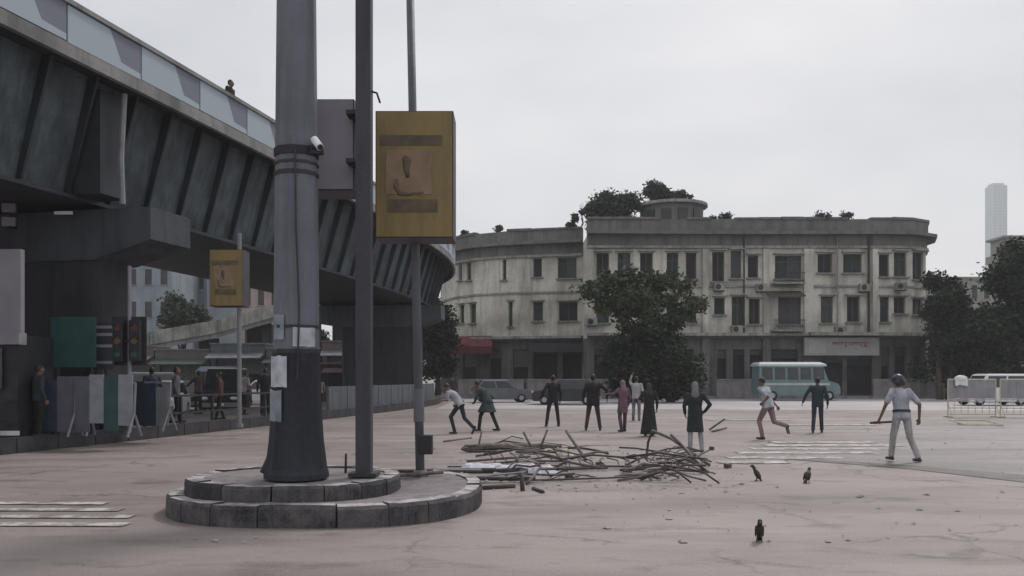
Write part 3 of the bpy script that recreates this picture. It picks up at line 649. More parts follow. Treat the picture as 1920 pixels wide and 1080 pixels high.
def leaves(clumps, n, size):
    """leaf faces thrown through a set of ellipsoid clumps (centre, radii)"""
    b = MB(); wts = [c[1][0] * c[1][1] + c[1][0] * c[1][2] for c in clumps]; tot = sum(wts)
    for (c, r_), wt in zip(clumps, wts):
        for _ in range(int(n * wt / tot)):
            d = Vector((rnd.gauss(0, 1), rnd.gauss(0, 1), rnd.gauss(0, 1))).normalized() * (rnd.random() ** .45)
            d *= abs(rnd.gauss(1, .24))
            p = Vector((c[0] + d.x * r_[0], c[1] + d.y * r_[1], c[2] + d.z * r_[2]))
            u = Vector((rnd.gauss(0, 1), rnd.gauss(0, 1), rnd.gauss(0, .7))).normalized(); v = u.orthogonal().normalized()
            v = Matrix.Rotation(rnd.uniform(0, 6.28), 3, u) @ v; s_ = size * rnd.uniform(.55, 1.35)
            b.add([p - u * s_ * .55, p + v * s_ * .3 - u * .1 * s_, p + u * s_ * .6, p - v * s_ * .3 - u * .1 * s_], [(0, 1, 2, 3)])
    return b
def tree(name, label, loc, trunks, clumps, n, size, m, group=None):
    t = thing(name, label, 'tree', loc, group=group)
    for (h, r_, lean, limbs) in trunks:
        b = MB(); pts = [(0 + lean[2], 0, -.05), (lean[2] + lean[0] * .3, lean[1] * .3, h * .35), (lean[2] + lean[0] * .7, lean[1] * .7, h * .7), (lean[2] + lean[0], lean[1], h)]
        b.tube(pts, [r_ * 1.35, r_, r_ * .8, r_ * .6], 9)
        for (tx, ty, tz) in limbs:
            st = Vector(pts[2]); e = Vector((tx, ty, tz)); md = st.lerp(e, .5) + Vector((0, 0, .25))
            b.tube([st, md, e], [r_ * .5, r_ * .34, r_ * .12], 6)
        b.build('trunk', M_bark, t, smooth=True)
    leaves(clumps, n, size).build('crown', m, t)
    return t
def lobes(n, c, r_, cr):
    out = []
    for _ in range(n):
        d = Vector((rnd.gauss(0, 1), rnd.gauss(0, 1), rnd.gauss(0, 1))).normalized() * (rnd.random() ** .5); k = cr * rnd.uniform(.65, 1.25)
        out.append(((c[0] + d.x * r_[0], c[1] + d.y * r_[1], c[2] + d.z * r_[2]), (k, k, k * .75)))
    return out
Yt = 59.0; tx = PX(1200, Yt)
tree('street_tree', 'olive green spreading tree in front of the old building', (tx, Yt, 0),
     [(5.6, .24, (.2, 0, 0), [(-2.4, .3, 7.6), (2.0, -.3, 8.0), (.2, 1.2, 8.6), (3.0, .2, 6.6), (-1.4, -1, 6.8)])],
     lobes(26, (-.4, 0, 7.6), (3.5, 2.2, 1.8), 1.0) + lobes(6, (3.0, 0, 6.6), (1.3, 1, 1.3), .7) + lobes(4, (-2.5, 0, 6.4), (.8, 1, .6), .7), 5600, .34, M_leafL)
tree('street_tree', 'dense dark bushy tree hanging down to the pavement', (PX(1225, 57), 57, 0),
     [(3.2, .22, (.1, .1, -.8), [(-1.6, .2, 3.8), (.6, 0, 4.4)]), (3.0, .2, (-.1, 0, 1.1), [(2.2, 0, 3.8), (.8, .3, 4.6)])],
     lobes(34, (0, 0, 2.6), (3.3, 1.8, 2.0), 1.05) + lobes(14, (.1, .2, 4.6), (2.5, 1.4, 1.0), .9) + lobes(26, (0, 0, .9), (3.6, 1.2, .5), .8), 26000, .30, M_leafD)
# trees on the right
tree('street_tree', 'dark tree with two trunks beside the right end of the building', (PX(1768, 64), 64, 0),
     [(4.0, .20, (-.2, 0, -.22), [(-1.2, 0, 6.6), (.4, 0, 7.6)]), (4.2, .18, (.3, 0, .42), [(1.6, .2, 6.6), (.6, 0, 8.2)])],
     lobes(16, (-.1, 0, 7.4), (1.2, 1.8, 2.0), .85) + lobes(24, (1.3, .4, 5.2), (2.4, 1.8, 2.4), 1.05) + lobes(12, (.8, .8, 2.6), (2.3, 1.0, 1.3), .95), 20000, .30, M_leafD)
tree('street_tree', 'large dark spreading tree at the far right with rounded top', (PX(1905, 62), 62.5, 0),
     [(4.6, .30, (.2, 0, 0), [(-2.4, 0, 7.2), (2.2, .2, 8), (0, 1, 9.4)])],
     lobes(34, (1.6, 0, 9.0), (3.0, 2.4, 3.0), 1.25) + lobes(26, (.0, 0, 5.0), (3.3, 2, 2.4), 1.15) + lobes(14, (1.5, 0, 2.2), (4.0, 1.5, 1.2), 1.0), 30000, .32, M_leafD)
tree('street_tree', 'lower dark tree filling the gap between the two right hand trees', (PX(1838, 70), 70.5, .14),
     [(2.8, .2, (0, .1, 0), [(-1, 0, 4.4), (1, 0, 4.6)])], lobes(30, (0, 0, 4.6), (3.2, 1.6, 2.8), 1.1) + lobes(14, (.2, 0, 1.8), (3.2, 1.2, .9), .95), 17000, .30, M_leafD)
# trees behind the flyover on the left
tree('street_tree', 'dark tree in front of the blue grey blocks behind the flyover', (PX(342, 84), 84, 0),
     [(5, .25, (0, 0, 0), [(-1.4, 0, 8), (1.2, 0, 8.6)])], lobes(18, (0, 0, 8.2), (2.2, 1.8, 2.1), 1.0), 4200, .4, M_leafG)
tree('street_tree', 'dark bushy tree behind the far flyover pier beside red awning', (PX(818, 71), 72.5, .14),
     [(4.4, .22, (0, 0, 0), [(-1, 0, 6.4), (.8, 0, 6.8)])], lobes(18, (0, 0, 5.6), (1.5, 1.5, 3.0), .9) + lobes(8, (0, 0, 2.4), (1.6, 1.2, .9), .8), 6500, .32, M_leafD)
tree('street_tree', 'leafy dark tree behind the shop row under the flyover', (PX(715, 80), 80, 0),
     [(4, .25, (0, 0, 0), [(-1.4, 0, 6), (1.2, 0, 6.6)])], lobes(20, (0, 0, 6.0), (3.0, 1.8, 2.6), 1.1), 5500, .4, M_leafD)
for k, (px, Y, lab) in enumerate(((585, 112, 'hazy tree behind the pinkish house and ramp'), (690, 104, 'hazy tree between the shops and the far pier'), (770, 100, 'tall hazy tree behind the far flyover pier'), (835, 98, 'hazy tree behind the left end of the old building'))):
    tree('background_tree', lab, (PX(px, Y), Y, 0), [(5, .3, (0, 0, 0), [(-1.6, 0, 7.5), (1.5, 0, 8)])], lobes(24, (0, 0, 5.6 + (k > 1) * 1.2), (3.4, 2, 3.2 + (k > 1)), 1.4), 5200, .5, M_leafD, 'trees far behind the flyover')
# plants rooted in the roof
def roof_plant(label, x, y, z, rx, rz, n, m, stem=.5):
    t = thing('roof_plant', label, 'plant', (x, y, z), group='plants growing on the roof of the old building')
    b = MB(); b.tube([(0, 0, -.05), (.1, 0, stem), (.05, 0, stem + rz * .6)], [.09, .07, .04], 6)
    for k in range(3): b.tube([(.1, 0, stem * .8), (rx * rnd.uniform(-.5, .5), 0, stem + rz * rnd.uniform(.5, 1.1))], [.05, .02], 5)
    b.build('stem', M_bark, t)
    leaves(lobes(max(4, int(rx * 5)), (0, 0, stem + rz * .75), (rx * .8, 1.0, rz * .7), min(.95, rx * .42)), n, .26).build('foliage', m, t)
def roof_tree(label, x, y, z, cl, n, stems):
    t = thing('roof_plant', label, 'plant', (x, y, z), group='plants growing on the roof of the old building'); b = MB()
    for (tx_, tz_) in stems: b.tube([(0, 0, -.05), (tx_ * .4, 0, tz_ * .5), (tx_, 0, tz_)], [.12, .09, .04], 6)
    b.build('stem', M_bark, t); leaves(cl, n, .26).build('foliage', M_leafG, t)
roof_tree('broad dense dark tree growing on the roof left of the pavilion', PX(1150, 75), 75, 13.5, lobes(36, (.1, 0, 3.0), (2.1, 1, 1.3), .9) + lobes(8, (-1.5, 0, 1.7), (.9, .8, .7), .7), 14000, ((-1, 2.2), (.3, 3.2), (1.3, 2.4)))
roof_tree('tall dark tree on the roof directly behind the round pavilion', PX(1235, 79.5), 79.5, 13.5, lobes(18, (.1, 0, 5.3), (1.0, .9, .8), .7) + lobes(12, (1.8, 0, 4.9), (1.1, .8, .4), .5), 7500, ((-.3, 5.2), (1.9, 4.8), (.4, 5.6)))
roof_plant('low bush on the roof just right of the round pavilion', PX(1346, 73), 73, 13.5, 1.3, 1.1, 1100, M_leafG, .7)
roof_plant('small tuft on the parapet of the left wing', PX(930, 77.2), 77.0, 14.7, .6, .3, 320, M_leafG, .15)
roof_plant('ragged tuft on the parapet near the rounded left end', PX(872, 79.5), 78.6, 14.7, .5, .25, 240, M_leafG, .1)
roof_plant('tiny tuft on the parapet above the wide left window', PX(1063, 74.6), 74.6, 14.7, .8, .22, 320, M_leafG, .1)
roof_plant('small bush on the parapet right of the wide left window', PX(1092, 72), 72.6, 14.6, .9, .7, 600, M_leafG, .2)
roof_plant('low creeping plant on the parapet over the shop sign', PX(1540, 70.1), 70.0, 14.7, .9, .12, 260, M_leafG, .08)
roof_plant('dry tuft on the parapet near the rounded right corner', PX(1590, 70.1), 70.0, 14.74, .7, .16, 220, M_leafG, .08)

# ================================================================ TRAFFIC ISLAND
M_isl = mat_stained('dusty island concrete', (0.25, 0.225, 0.23), (0.11, 0.10, 0.105), .55, .9, 1.6)
M_rim = mat_worn_paint('worn white kerb rim', (.40, .38, .39), (.14, .13, .135), .50)
isl = thing('traffic_island', 'two tier round ended concrete traffic island with dark kerbs', 'traffic island')
M_kerb2 = mat_stained('worn kerb paint', (0.045, 0.046, 0.052), (0.14, 0.13, 0.13), .7, .8, 2.4); M_kerb3 = mat_stained('chipped kerb paint', (0.026, 0.027, 0.032), (0.18, 0.165, 0.165), .55, .8, 3.5)
def superell(cx, cy, rx, ry, e, n):
    out = []
    for k in range(n):
        t_ = 2 * math.pi * k / n; c, s_ = math.cos(t_), math.sin(t_)
        out.append((cx + rx * math.copysign(abs(c) ** (2 / e), c), cy + ry * math.copysign(abs(s_) ** (2 / e), s_)))
    return out
def tier(cx, cy, rx, ry, e, n, z0, z1, wob):
    outer = superell(cx, cy, rx, ry, e, n * 3); inner = superell(cx, cy, rx - .2, ry - .2, e, n * 3)
    b = MB(); b.prism(inner, z0, z1 - .012); b.build('island_top', M_isl, isl)
    for k in range(n):
        b = MB(); dz = rnd.uniform(-wob, wob); idx = [(3 * k + j) % (3 * n) for j in range(4)]
        def sh(p, q, f): return (p[0] + (q[0] - p[0]) * f, p[1] + (q[1] - p[1]) * f)
        o_ = [outer[i] for i in idx]; i_ = [inner[i] for i in idx]
        o_[0] = sh(o_[0], o_[1], .04); o_[3] = sh(o_[3], o_[2], .04); i_[0] = sh(i_[0], i_[1], .04); i_[3] = sh(i_[3], i_[2], .04)
        poly = o_ + i_[::-1]; ch = [(cx + (x - cx) * .985, cy + (y - cy) * .985) for x, y in o_] + i_[::-1]
        b.ring_loft([[(x, y, z0) for x, y in poly], [(x, y, z1 - .04 + dz) for x, y in poly], [(x, y, z1 + dz) for x, y in ch]])
        b.m[-1] = 1; b.v = [(x + rnd.uniform(-.006, .006), y + rnd.uniform(-.006, .006), z + (rnd.uniform(-.008, .006) if z > z0 + .1 else 0)) for x, y, z in b.v]; st = b.build('kerb_stone', [(M_kerbdark, M_kerb2, M_kerb3)[rnd.randrange(3)], M_rim], isl)
tier(-2.35, 11.25, 1.95, 1.95, 2.6, 22, 0.0, .25, .014)
tier(-2.72, 10.75, 1.30, 1.12, 2.4, 16, .235, .43, .012)
# ---- tall mast
mast = thing('lamp_mast', 'thick grey faceted steel mast with dark flared base on the island', 'lamp post', (PX(556, 10.3), 10.3, .44))
M_mast = mat_stained('mast paint', (.17, .176, .21), (.09, .095, .115), .6, .55, .8)
M_mastdark = mat_stained('mast base paint', (.022, .024, .032), (.05, .053, .064), .5, .6, 1.2)
def polyring(z, r_, n=10): return [(r_ * math.cos(2 * math.pi * (i + .5) / n), r_ * math.sin(2 * math.pi * (i + .5) / n), z) for i in range(n)]
b = MB(); b.ring_loft([polyring(1.5, .272), polyring(4.0, .25), polyring(9.0, .20), polyring(15, .13)]); b.build('shaft', M_mast, mast)
b = MB(); b.ring_loft([polyring(0, .385), polyring(.06, .385), polyring(.12, .365), polyring(.45, .325), polyring(.8, .30), polyring(1.52, .280)]); b.build('base', M_mastdark, mast)
for z, h in ((1.50, .05), (1.80, .035), (3.63, .045), (3.76, .03), (3.86, .10)):
    b = MB(); r_ = .275 - (z - 1.5) * .0088 + .012; b.ring_loft([polyring(z, r_), polyring(z + h, r_)]); b.build('clamp_band', M_black if h < .1 else M_mastdark, mast)
M_poster = mat('torn pale poster', (.42, .44, .48), .9, .35, 5)
def poster(z0, z1, a0, a1, r_, m):
    b = MB(); n = 6; rings = []
    for k in range(n + 1):
        a = R(a0 + (a1 - a0) * k / n); c, s_ = math.cos(a), math.sin(a)
        rings.append([(c * r_, s_ * r_, z0 + rnd.uniform(-.02, .02)), (c * (r_ + .006), s_ * (r_ + .006), z0), (c * (r_ + .006), s_ * (r_ + .006), z1), (c * r_, s_ * r_, z1 + rnd.uniform(-.02, .02))])
    b.ring_loft(rings); return b.build('poster', m, mast)
poster(1.10, 1.46, 200, 262, .292, M_poster); poster(1.58, 1.80, 275, 335, .272, M_poster); poster(.70, 1.05, 205, 250, .306, mat('grey poster', (.22, .25, .28), .9, .3, 4))
poster(1.66, 1.95, 212, 252, .27, mat('grey poster', (.22, .25, .28), .9, .3, 4))
b = MB(); b.box((.26, -.10, 3.93), (.16, .1, .10)); o = b.build('junction_box', M_black, mast)
b = MB(); b.tube([(.05, -.27, 3.9), (.06, -.272, 3.0), (.1, -.275, 2.0), (.08, -.29, 1.2)], .012, 5); b.build('cable', M_black, mast)
cc = thing('security_camera', 'small white security camera clamped to the tall mast', 'camera', (mast.location.x + .27, 10.12, 4.42))
b = MB(); b.cyl((-.06, .06, -.06), (.03, -.03, .0), .02, n=6); b.build('bracket', M_black, cc)
b = MB(); b.cyl((-.02, .02, .06), (.075, -.09, -.06), .045, .045, n=10); b.build('housing', M_white, cc)
b = MB(); b.cyl((.072, -.087, -.056), (.082, -.098, -.068), .034, n=10); b.build('lens', M_black, cc)
# ---- steel post carrying the white sign box
post = thing('sign_post', 'square grey steel post standing between the mast and the thin pole', 'post', (PX(683, 10.55), 10.55, .44))
b = MB(); b.box((0, 0, 4.0), (.185, .185, 8.0)); b.build('column', mat_stained('post paint', (.07, .07, .085), (.045, .045, .052), .5, .6, 1.5), post)
b = MB(); b.box((0, 0, .02), (.34, .34, .045)); b.build('base_plate', M_black, post)
for z in (3.9, 4.5): 
    b = MB(); b.box((-.13, .25, z), (.2, .5, .05)); b.build('bracket', M_black, post)
b = MB(); b.tube([(.08, 0, 4.75), (.16, -.02, 4.72), (.2, -.02, 4.6)], .014, 5); b.build('hook', M_black, post)
M_face = mat('backlit white sign face', (.25, .24, .275), .6, .12, 1.6); M_frame = mat('dark sign frame', (.05, .048, .06), .6, .2, 3)  # white face greyed: its backlit shade is put into the colour
def lightbox(label, x0, x1, z0, z1, y, dep, face, name='sign_box'):
    t = thing(name, label, 'sign', ((x0 + x1) / 2, y, z0)); W, H = x1 - x0, z1 - z0
    b = MB(); b.box((0, dep / 2, H / 2), (W, dep, H)); b.build('casing', M_frame, t)
    b = MB(); b.box((0, -.008, H / 2), (W - .03, .03, H - .03)); f = b.build('face', face, t)
    return t, f, W, H
YB = 10.8
lightbox('plain white sign box in backlit grey beside the square post', PX(528, YB), PX(664, YB), PZ(357, YB), PZ(186, YB), YB, .55, M_face)
# ---- thin pole with the yellow sign
thin = thing('sign_pole', 'thin round grey pole slightly leaning with a small dark meter box', 'pole', (PX(788, 12.2), 12.2, .24))
M_thin = mat_stained('galvanised pole', (.15, .158, .18), (.08, .083, .095), .5, .5, 1.2)
b = MB(); tilt = -.021
def tp(z): return (tilt * z, 0, z)
b.cyl(tp(0), tp(8.0), .066, .056, n=14); b.build('shaft', M_thin, thin, smooth=True)
b = MB(); b.cyl(tp(.78), tp(1.25), .078, n=14); b.build('sleeve', M_thin, thin)
b = MB(); b.box((.085, -.06, .46), (.19, .2, .27)); b.build('meter_box', M_black, thin)
b = MB(); b.cyl((0, 0, -.0), (0, 0, .09), .12, .09, n=12); b.build('foot', M_conc, thin)
M_yel = mat_stained('faded yellow sign', (.27, .205, .092), (.17, .14, .08), .5, .6, 1.1)
M_brown = mat('brown print', (.115, .09, .058), .7, .3, 5)
M_tan = mat('tan print', (.25, .175, .11), .7, .2, 4)
def yellow(label, x0, x1, z0, z1, y):
    t, f, W, H = lightbox(label, x0, x1, z0, z1, y, .55, M_yel)
    def bar(nm, u0, u1, v0, v1, m, off=.026):
        b = MB(); b.box(((u0 + u1 - 1) * W / 2, -off, (1 - (v0 + v1) / 2) * H), ((u1 - u0) * W, .008, (v1 - v0) * H)); b.build(nm, m, f)
    bar('header_strip', .06, .86, .195, .275, M_brown); bar('footer_strip', .16, .80, .70, .80, M_brown)
    bar('picture_panel', .14, .72, .31, .66, M_tan)
    b = MB(); q = lambda u, v: ((u - .5) * W, -.034, (1 - v) * H)          # the brown figure in the middle of the sign
    b.tube([q(.38, .36), q(.41, .40), q(.40, .46), q(.42, .53)], [.03 * W, .055 * W, .04 * W, .02 * W], 8)
    b.tube([q(.28, .54), q(.27, .60), q(.31, .65), q(.42, .66), q(.62, .645)], [.02 * W, .035 * W, .03 * W, .02 * W, .012 * W], 8)
    b.v = [(x, -.034 + (y + .034) * .12, z) for x, y, z in b.v]; b.build('figure_print', M_brown, f, smooth=True)
    return t
yellow('large faded yellow brown sign box on the thin pole', PX(704, 11.6), PX(850, 11.6), PZ(446, 11.6), PZ(208, 11.6), 11.6)
pY = 23.0
fp = thing('sign_pole', 'thin dark pole on the median carrying the small yellow sign', 'pole', (PX(442, pY), pY + .3, .29))
b = MB(); b.cyl((0, 0, 0), (0, 0, 5.3), .06, n=10); b.build('shaft', M_grey, fp)
b = MB(); b.cyl((0, 0, 0), (0, 0, .1), .11, n=10); b.build('foot', M_conc, fp)
yellow('small faded yellow sign box hanging under the flyover edge', PX(393, pY), PX(456, pY), PZ(574, pY), PZ(468, pY), pY)

# ================================================================ UNDER THE FLYOVER, LEFT
Yk = 18.6
kk = thing('police_booth', 'dark booth with a large pale upper board under the flyover', 'booth', (PX(-72, Yk), Yk + .7, .30))
b = MB(); b.box((0, .35, 1.15), (2.1, 1.5, 2.3)); b.build('cabin', M_black, kk)
b = MB(); b.box((0, -.46, 1.55), (1.5, .05, .9)); b.build('window', M_carglass, kk)
b = MB(); b.box((0, -.42, 2.16 + .05), (2.35, .3, .26)); b.build('ledge', M_face, kk)
b = MB(); b.box((.0, -.3, 3.27), (2.2, .16, 1.86)); o = b.build('upper_board', M_face, kk)
b = MB(); b.box((0, -.4, .12), (2.15, .06, .1)); b.build('kick_strip', M_white, kk)
tb = thing('teal_board', 'teal green notice board on posts under the flyover', 'sign', (PX(138, 20.4), 20.4, .30))
b = MB(); b.box((0, 0, 2.2), (1.06, .06, 1.2)); b.build('board', mat('teal paint', (.018, .068, .066), .6, .2, 2), tb)
for x in (-.4, .4):
    b = MB(); b.cyl((x, .07, 0), (x, .07, 2.7), .035, n=8); b.build('post', M_black, tb)
nb = thing('striped_board', 'narrow dark notice board with pale stripes beside the teal board', 'sign', (PX(196, 20.8), 20.8, .30))
b = MB(); b.box((0, 0, 2.12), (.46, .05, 1.15)); b.build('board', M_steeldark, nb)
for z in (1.72, 2.12, 2.4, 2.58):
    b = MB(); b.box((0, -.03, z), (.40, .012, .07)); b.build('stripe', M_face, nb)
b = MB(); b.cyl((0, .06, 0), (0, .06, 2.6), .035, n=8); b.build('post', M_black, nb)
ts = thing('traffic_signal', 'traffic signal pole with two black lamp heads under the pier cap', 'traffic light', (PX(243, 21.0), 21.0, .30))
b = MB(); b.cyl((0, 0, 0), (0, 0, 4.1), .045, n=10); b.build('pole', M_face, ts)
for x in (-.21, .2):
    b = MB(); b.box((x, -.1, 2.25), (.26, .2, 1.0)); o = b.build('signal_head', M_black, ts)
    b = MB(); b.box((x, 0, 2.25), (.44, .02, 1.2)); b.build('backplate', M_black, o)
    for k, m in enumerate((mat('unlit red lens', (.10, .012, .012), .3), mat('unlit amber lens', (.12, .06, .01), .3), mat('unlit green lens', (.01, .07, .035), .3))):
        b = MB(); b.cyl((x, -.19, 2.57 - .32 * k), (x, -.215, 2.57 - .32 * k), .09, n=14); b.build('lens', m, o)
        b = MB(); b.tube([(x - .1, -.26, 2.60 - .32 * k), (x, -.27, 2.68 - .32 * k), (x + .1, -.26, 2.60 - .32 * k)], .015, 5); b.build('visor', M_black, o)
b = MB(); b.box((0, -.05, 2.25), (.5, .06, .06)); b.build('arm', M_black, ts)
M_bw1 = mat('barricade white', (.24, .25, .29), .6, .15, 3); M_bw2 = mat('barricade blue', (.028, .038, .068), .6, .2, 3); M_bw3 = mat('barricade teal', (.026, .062, .07), .6, .2, 3)
def barricade(label, loc, rz, cols, lean):
    t = thing('barricade', label, 'barricade', loc, rz, group='police barricades under the flyover')
    b = MB()
    for x in (-.72, .72):
        b.tube([(x, -.28, 0), (x, 0, .55), (x, .0 + lean, 1.22)], .03, 6); b.tube([(x, .30, 0), (x, .02, .5)], .03, 6)
    b.tube([(-.72, lean, 1.22), (.72, lean, 1.22)], .03, 6); b.tube([(-.72, .0, .45), (.72, 0, .45)], .03, 6); b.build('frame', M_grey, t)
    for k, (m, z0, z1) in enumerate(cols):
        x0 = -.70 + 1.4 * (k % 4) / 4
        b = MB(); b.box((x0 + .175, -.045 + lean * .5, (z0 + z1) / 2), (.345, .03, z1 - z0)); b.build('panel', m, t)
    return t
cols = [(M_bw2, .10, 1.3), (M_bw1, .3, 1.42), (M_bw3, .12, 1.36), (M_bw1, .25, 1.42)]
M_bw4 = mat('barricade lilac', (.10, .095, .125), .6, .2, 3); cols[0] = (M_bw4, .10, 1.3)
barricade('white and teal panelled barricade behind the railing', (PX(196, 19.6), 19.6, .30), R(-6), cols, .05)
barricade('blue and white panelled barricade nearest the teal board', (PX(108, 19.8), 19.8, .30), R(8), [(M_bw3, .1, 1.3), (M_bw2, .1, 1.3), (M_bw4, .1, 1.38), (M_bw4, .1, 1.38)], .04)
barricade('grey and white barricade standing by the signal pole', (PX(262, 21.6), 21.9, .30), R(-14), [(M_bw1, .12, 1.3), (M_bw2, .12, 1.25), (M_bw2, .12, 1.2), (M_grey, .12, 1.1)], .05)
# sheet barrier blocks at the kerb
tl = thing('tube_light', 'short white tube light fixed to the pier cap', 'light', (PX(111, 21.0), 21.2, 5.74))
b = MB(); b.box((0, 0, .0), (.44, .06, .08)); b.build('tube', M_white, tl)
b = MB(); b.box((0, .17, .0), (.12, .34, .05)); b.build('bracket', M_black, tl)
fl = thing('flood_light', 'pair of small white floodlights fixed to the pier cap', 'light', (PX(8, 21.0), 21.2, 5.68))
for z in (-.16, .18):
    b = MB(); b.box((0, 0, z), (.30, .1, .22), R(10)); b.build('lamp_head', M_face, fl)
b = MB(); b.box((0, .15, 0), (.06, .34, .6)); b.build('bracket', M_black, fl)

remesh_q = []
# ================================================================ VEHICLES
def quad_on(b, q, u0, u1, v0, v1, off, th=.012):
    """thin plate on the face q (a,b,c,d counter-clockwise from outside)"""
    A, B_, C, D = [Vector(p) for p in q]; n = (B_ - A).cross(D - A).normalized()
    P = lambda u, v: (A * (1 - u) + B_ * u) * (1 - v) + (D * (1 - u) + C * u) * v
    lo = [P(u0, v0), P(u1, v0), P(u1, v1), P(u0, v1)]
    b.ring_loft([[p + n * (off - th) for p in lo], [p + n * off for p in lo]])
def wheel(t, x, y, r_, w_):
    s_ = 1 if y > 0 else -1; b = MB(); rings = []
    for (yy, rr) in ((-w_ / 2, r_ * .62), (-w_ / 2, r_ * .92), (-w_ * .3, r_), (w_ * .3, r_), (w_ / 2, r_ * .92), (w_ / 2, r_ * .62)):
        rings.append([(x + rr * math.cos(2 * math.pi * k / 20), y + yy, r_ + rr * math.sin(2 * math.pi * k / 20)) for k in range(20)])
    b.ring_loft(rings); o = b.build('wheel', M_rubber, t, smooth=True)
    b = MB(); b.cyl((x, y + s_ * w_ * .40, r_), (x, y + s_ * w_ * .515, r_), r_ * .6, r_ * .5, n=14); b.cyl((x, y + s_ * w_ * .50, r_), (x, y + s_ * w_ * .56, r_), r_ * .16, n=8); b.build('rim', M_chrome, o)
def car(name, label, cat, loc, rz, L, W, H, paint, prof, gh, wr=.31):
    """front is +x. prof: lower body side outline; gh: greenhouse (x rear bottom, x front bottom, x front top, x rear top, z bottom)"""
    t = thing(name, label, cat, loc, rz); b = MB(); rings = []
    for y, k in ((-W / 2, .94), (-W / 2 + .07, 1.0), (W / 2 - .07, 1.0), (W / 2, .94)):
        zc = sum(p[1] for p in prof) / len(prof); rings.append([(p[0] * (.985 if k < 1 else 1), y, zc + (p[1] - zc) * k) for p in prof])
    b.ring_loft(rings); b.build('body', paint, t, smooth=False)
    xr, xf, xft, xrt, zb = gh; wb, wt = W / 2 - .03, W / 2 - .19; zt = H - .05
    Bt = [(xr, -wb, zb), (xf, -wb, zb), (xf, wb, zb), (xr, wb, zb)]; Tp = [(xrt, -wt, zt), (xft, -wt, zt), (xft, wt, zt), (xrt, wt, zt)]
    b = MB(); Tp2 = [(x * .9 + .1 * (xft + xrt) / 2, y * .88, H) for x, y, z in Tp]; b.ring_loft([Bt, Tp, Tp2]); b.build('cabin', paint, t)
    fs = {'windscreen': (Bt[1], Bt[2], Tp[2], Tp[1]), 'rear_window': (Bt[3], Bt[0], Tp[0], Tp[3])}
    for nm, q in fs.items():
        b = MB(); quad_on(b, q, .05, .95, .08, .92, .012); b.build(nm, M_carglass, t)
    for q in ((Bt[0], Bt[1], Tp[1], Tp[0]), (Bt[2], Bt[3], Tp[3], Tp[2])):
        for u0, u1 in ((.07, .48), (.52, .93)):
            b = MB(); quad_on(b, q, u0, u1, .1, .9, .012); b.build('side_window', M_carglass, t)
    xF, xB = max(p[0] for p in prof), min(p[0] for p in prof)
    for y in (-W / 2 + .26, W / 2 - .26):
        b = MB(); b.ell((xF - .07, y, .70), (.10, .19, .09)); b.build('headlight', mat('headlight', (.55, .56, .58), .15, .05), t, smooth=True)
        b = MB(); b.box((xB + .03, y, .82), (.08, .22, .16)); b.build('tail_light', mat('tail light', (.2, .015, .015), .3, .1), t)
        b = MB(); s_ = 1 if y > 0 else -1; b.ell((xf - .1, s_ * (W / 2 + .09), zb + .08), (.06, .09, .07)); b.build('mirror', paint, t, smooth=True)
    for x in (xF, xB):
        b = MB(); b.box((x * .995, 0, .42), (.13, W * .93, .2)); b.build('bumper', M_grey, t)
    b = MB(); b.box((xF + .0, 0, .66), (.05, W * .45, .12)); b.build('grille', M_black, t)
    b = MB(); b.box((xF * .995 + .07, 0, .44), (.02, .45, .12)); b.build('number_plate', M_white, t)
    for x in (xB + L * .19, xF - L * .19):
        for y in (-W / 2 + .10, W / 2 - .10): wheel(t, x, y, wr, .20)
    return t
def prof_std(L, hood, zb=.22):
    a = L / 2
    return [(-a, .40), (-a + .12, zb), (a - .12, zb), (a, .38), (a - .02, .70), (a - .18, hood - .10), (a - .9, hood), (-a + .15, hood + .02), (-a + .02, .78)]
P_white = mat('white car paint', (.66, .66, .68), .22, .04, 2); P_dark = mat('dark car paint', (.028, .03, .036), .22, .15, 2); P_grey = mat('grey car paint', (.13, .135, .15), .25, .1, 2)
car('parked_car', 'white car facing the junction beside the median under flyover', 'car', (PX(303, 35.5), 35.5, .004), R(-78), 3.9, 1.72, 1.52, P_white, prof_std(3.9, .92), (-1.75, 1.0, .35, -1.35, .88))
car('parked_van', 'dark boxy van with pale bumper behind the standing men', 'van', (PX(418, 40), 40.5, .004), R(-80), 4.4, 1.80, 2.1, P_dark, prof_std(4.4, 1.12), (-2.1, 1.2, .85, -2.0, 1.08), .34)
car('parked_car', 'dark car with bright roof parked behind the standing group', 'car', (PX(1062, 52), 52, .004), R(172), 4.1, 1.7, 1.55, P_dark, prof_std(4.1, .95), (-1.8, 1.0, .3, -1.3, .92))
car('parked_car', 'grey car partly behind the dark green clothed person', 'car', (PX(940, 57), 57, .004), R(8), 4.0, 1.68, 1.5, P_grey, prof_std(4.0, .93), (-1.8, 1.0, .35, -1.35, .9))
car('parked_van', 'white van standing behind the barricades at the right', 'van', (PX(1868, 50), 50.5, .012), R(185), 3.9, 1.7, 1.86, P_white, prof_std(4.0, 1.0), (-1.9, 1.25, .75, -1.85, .98), .32)
car('parked_car', 'dark hatchback behind the grey and white barricade', 'car', (PX(352, 42), 42.5, .004), R(-60), 3.8, 1.66, 1.5, P_dark, prof_std(3.8, .92), (-1.75, 1.0, .4, -1.4, .88))
car('parked_van', 'dark grey van parked close to the shop awnings', 'van', (PX(300, 56), 56.5, .004), R(10), 4.4, 1.75, 2.0, P_grey, prof_std(4.4, 1.1), (-2.1, 1.2, .85, -2.0, 1.06), .33)
car('parked_car', 'white car parked before the shops seen past the thin dark pole', 'car', (PX(490, 52), 52.5, .004), R(176), 4.0, 1.68, 1.5, P_white, prof_std(4.0, .92), (-1.75, 1.0, .35, -1.35, .88))
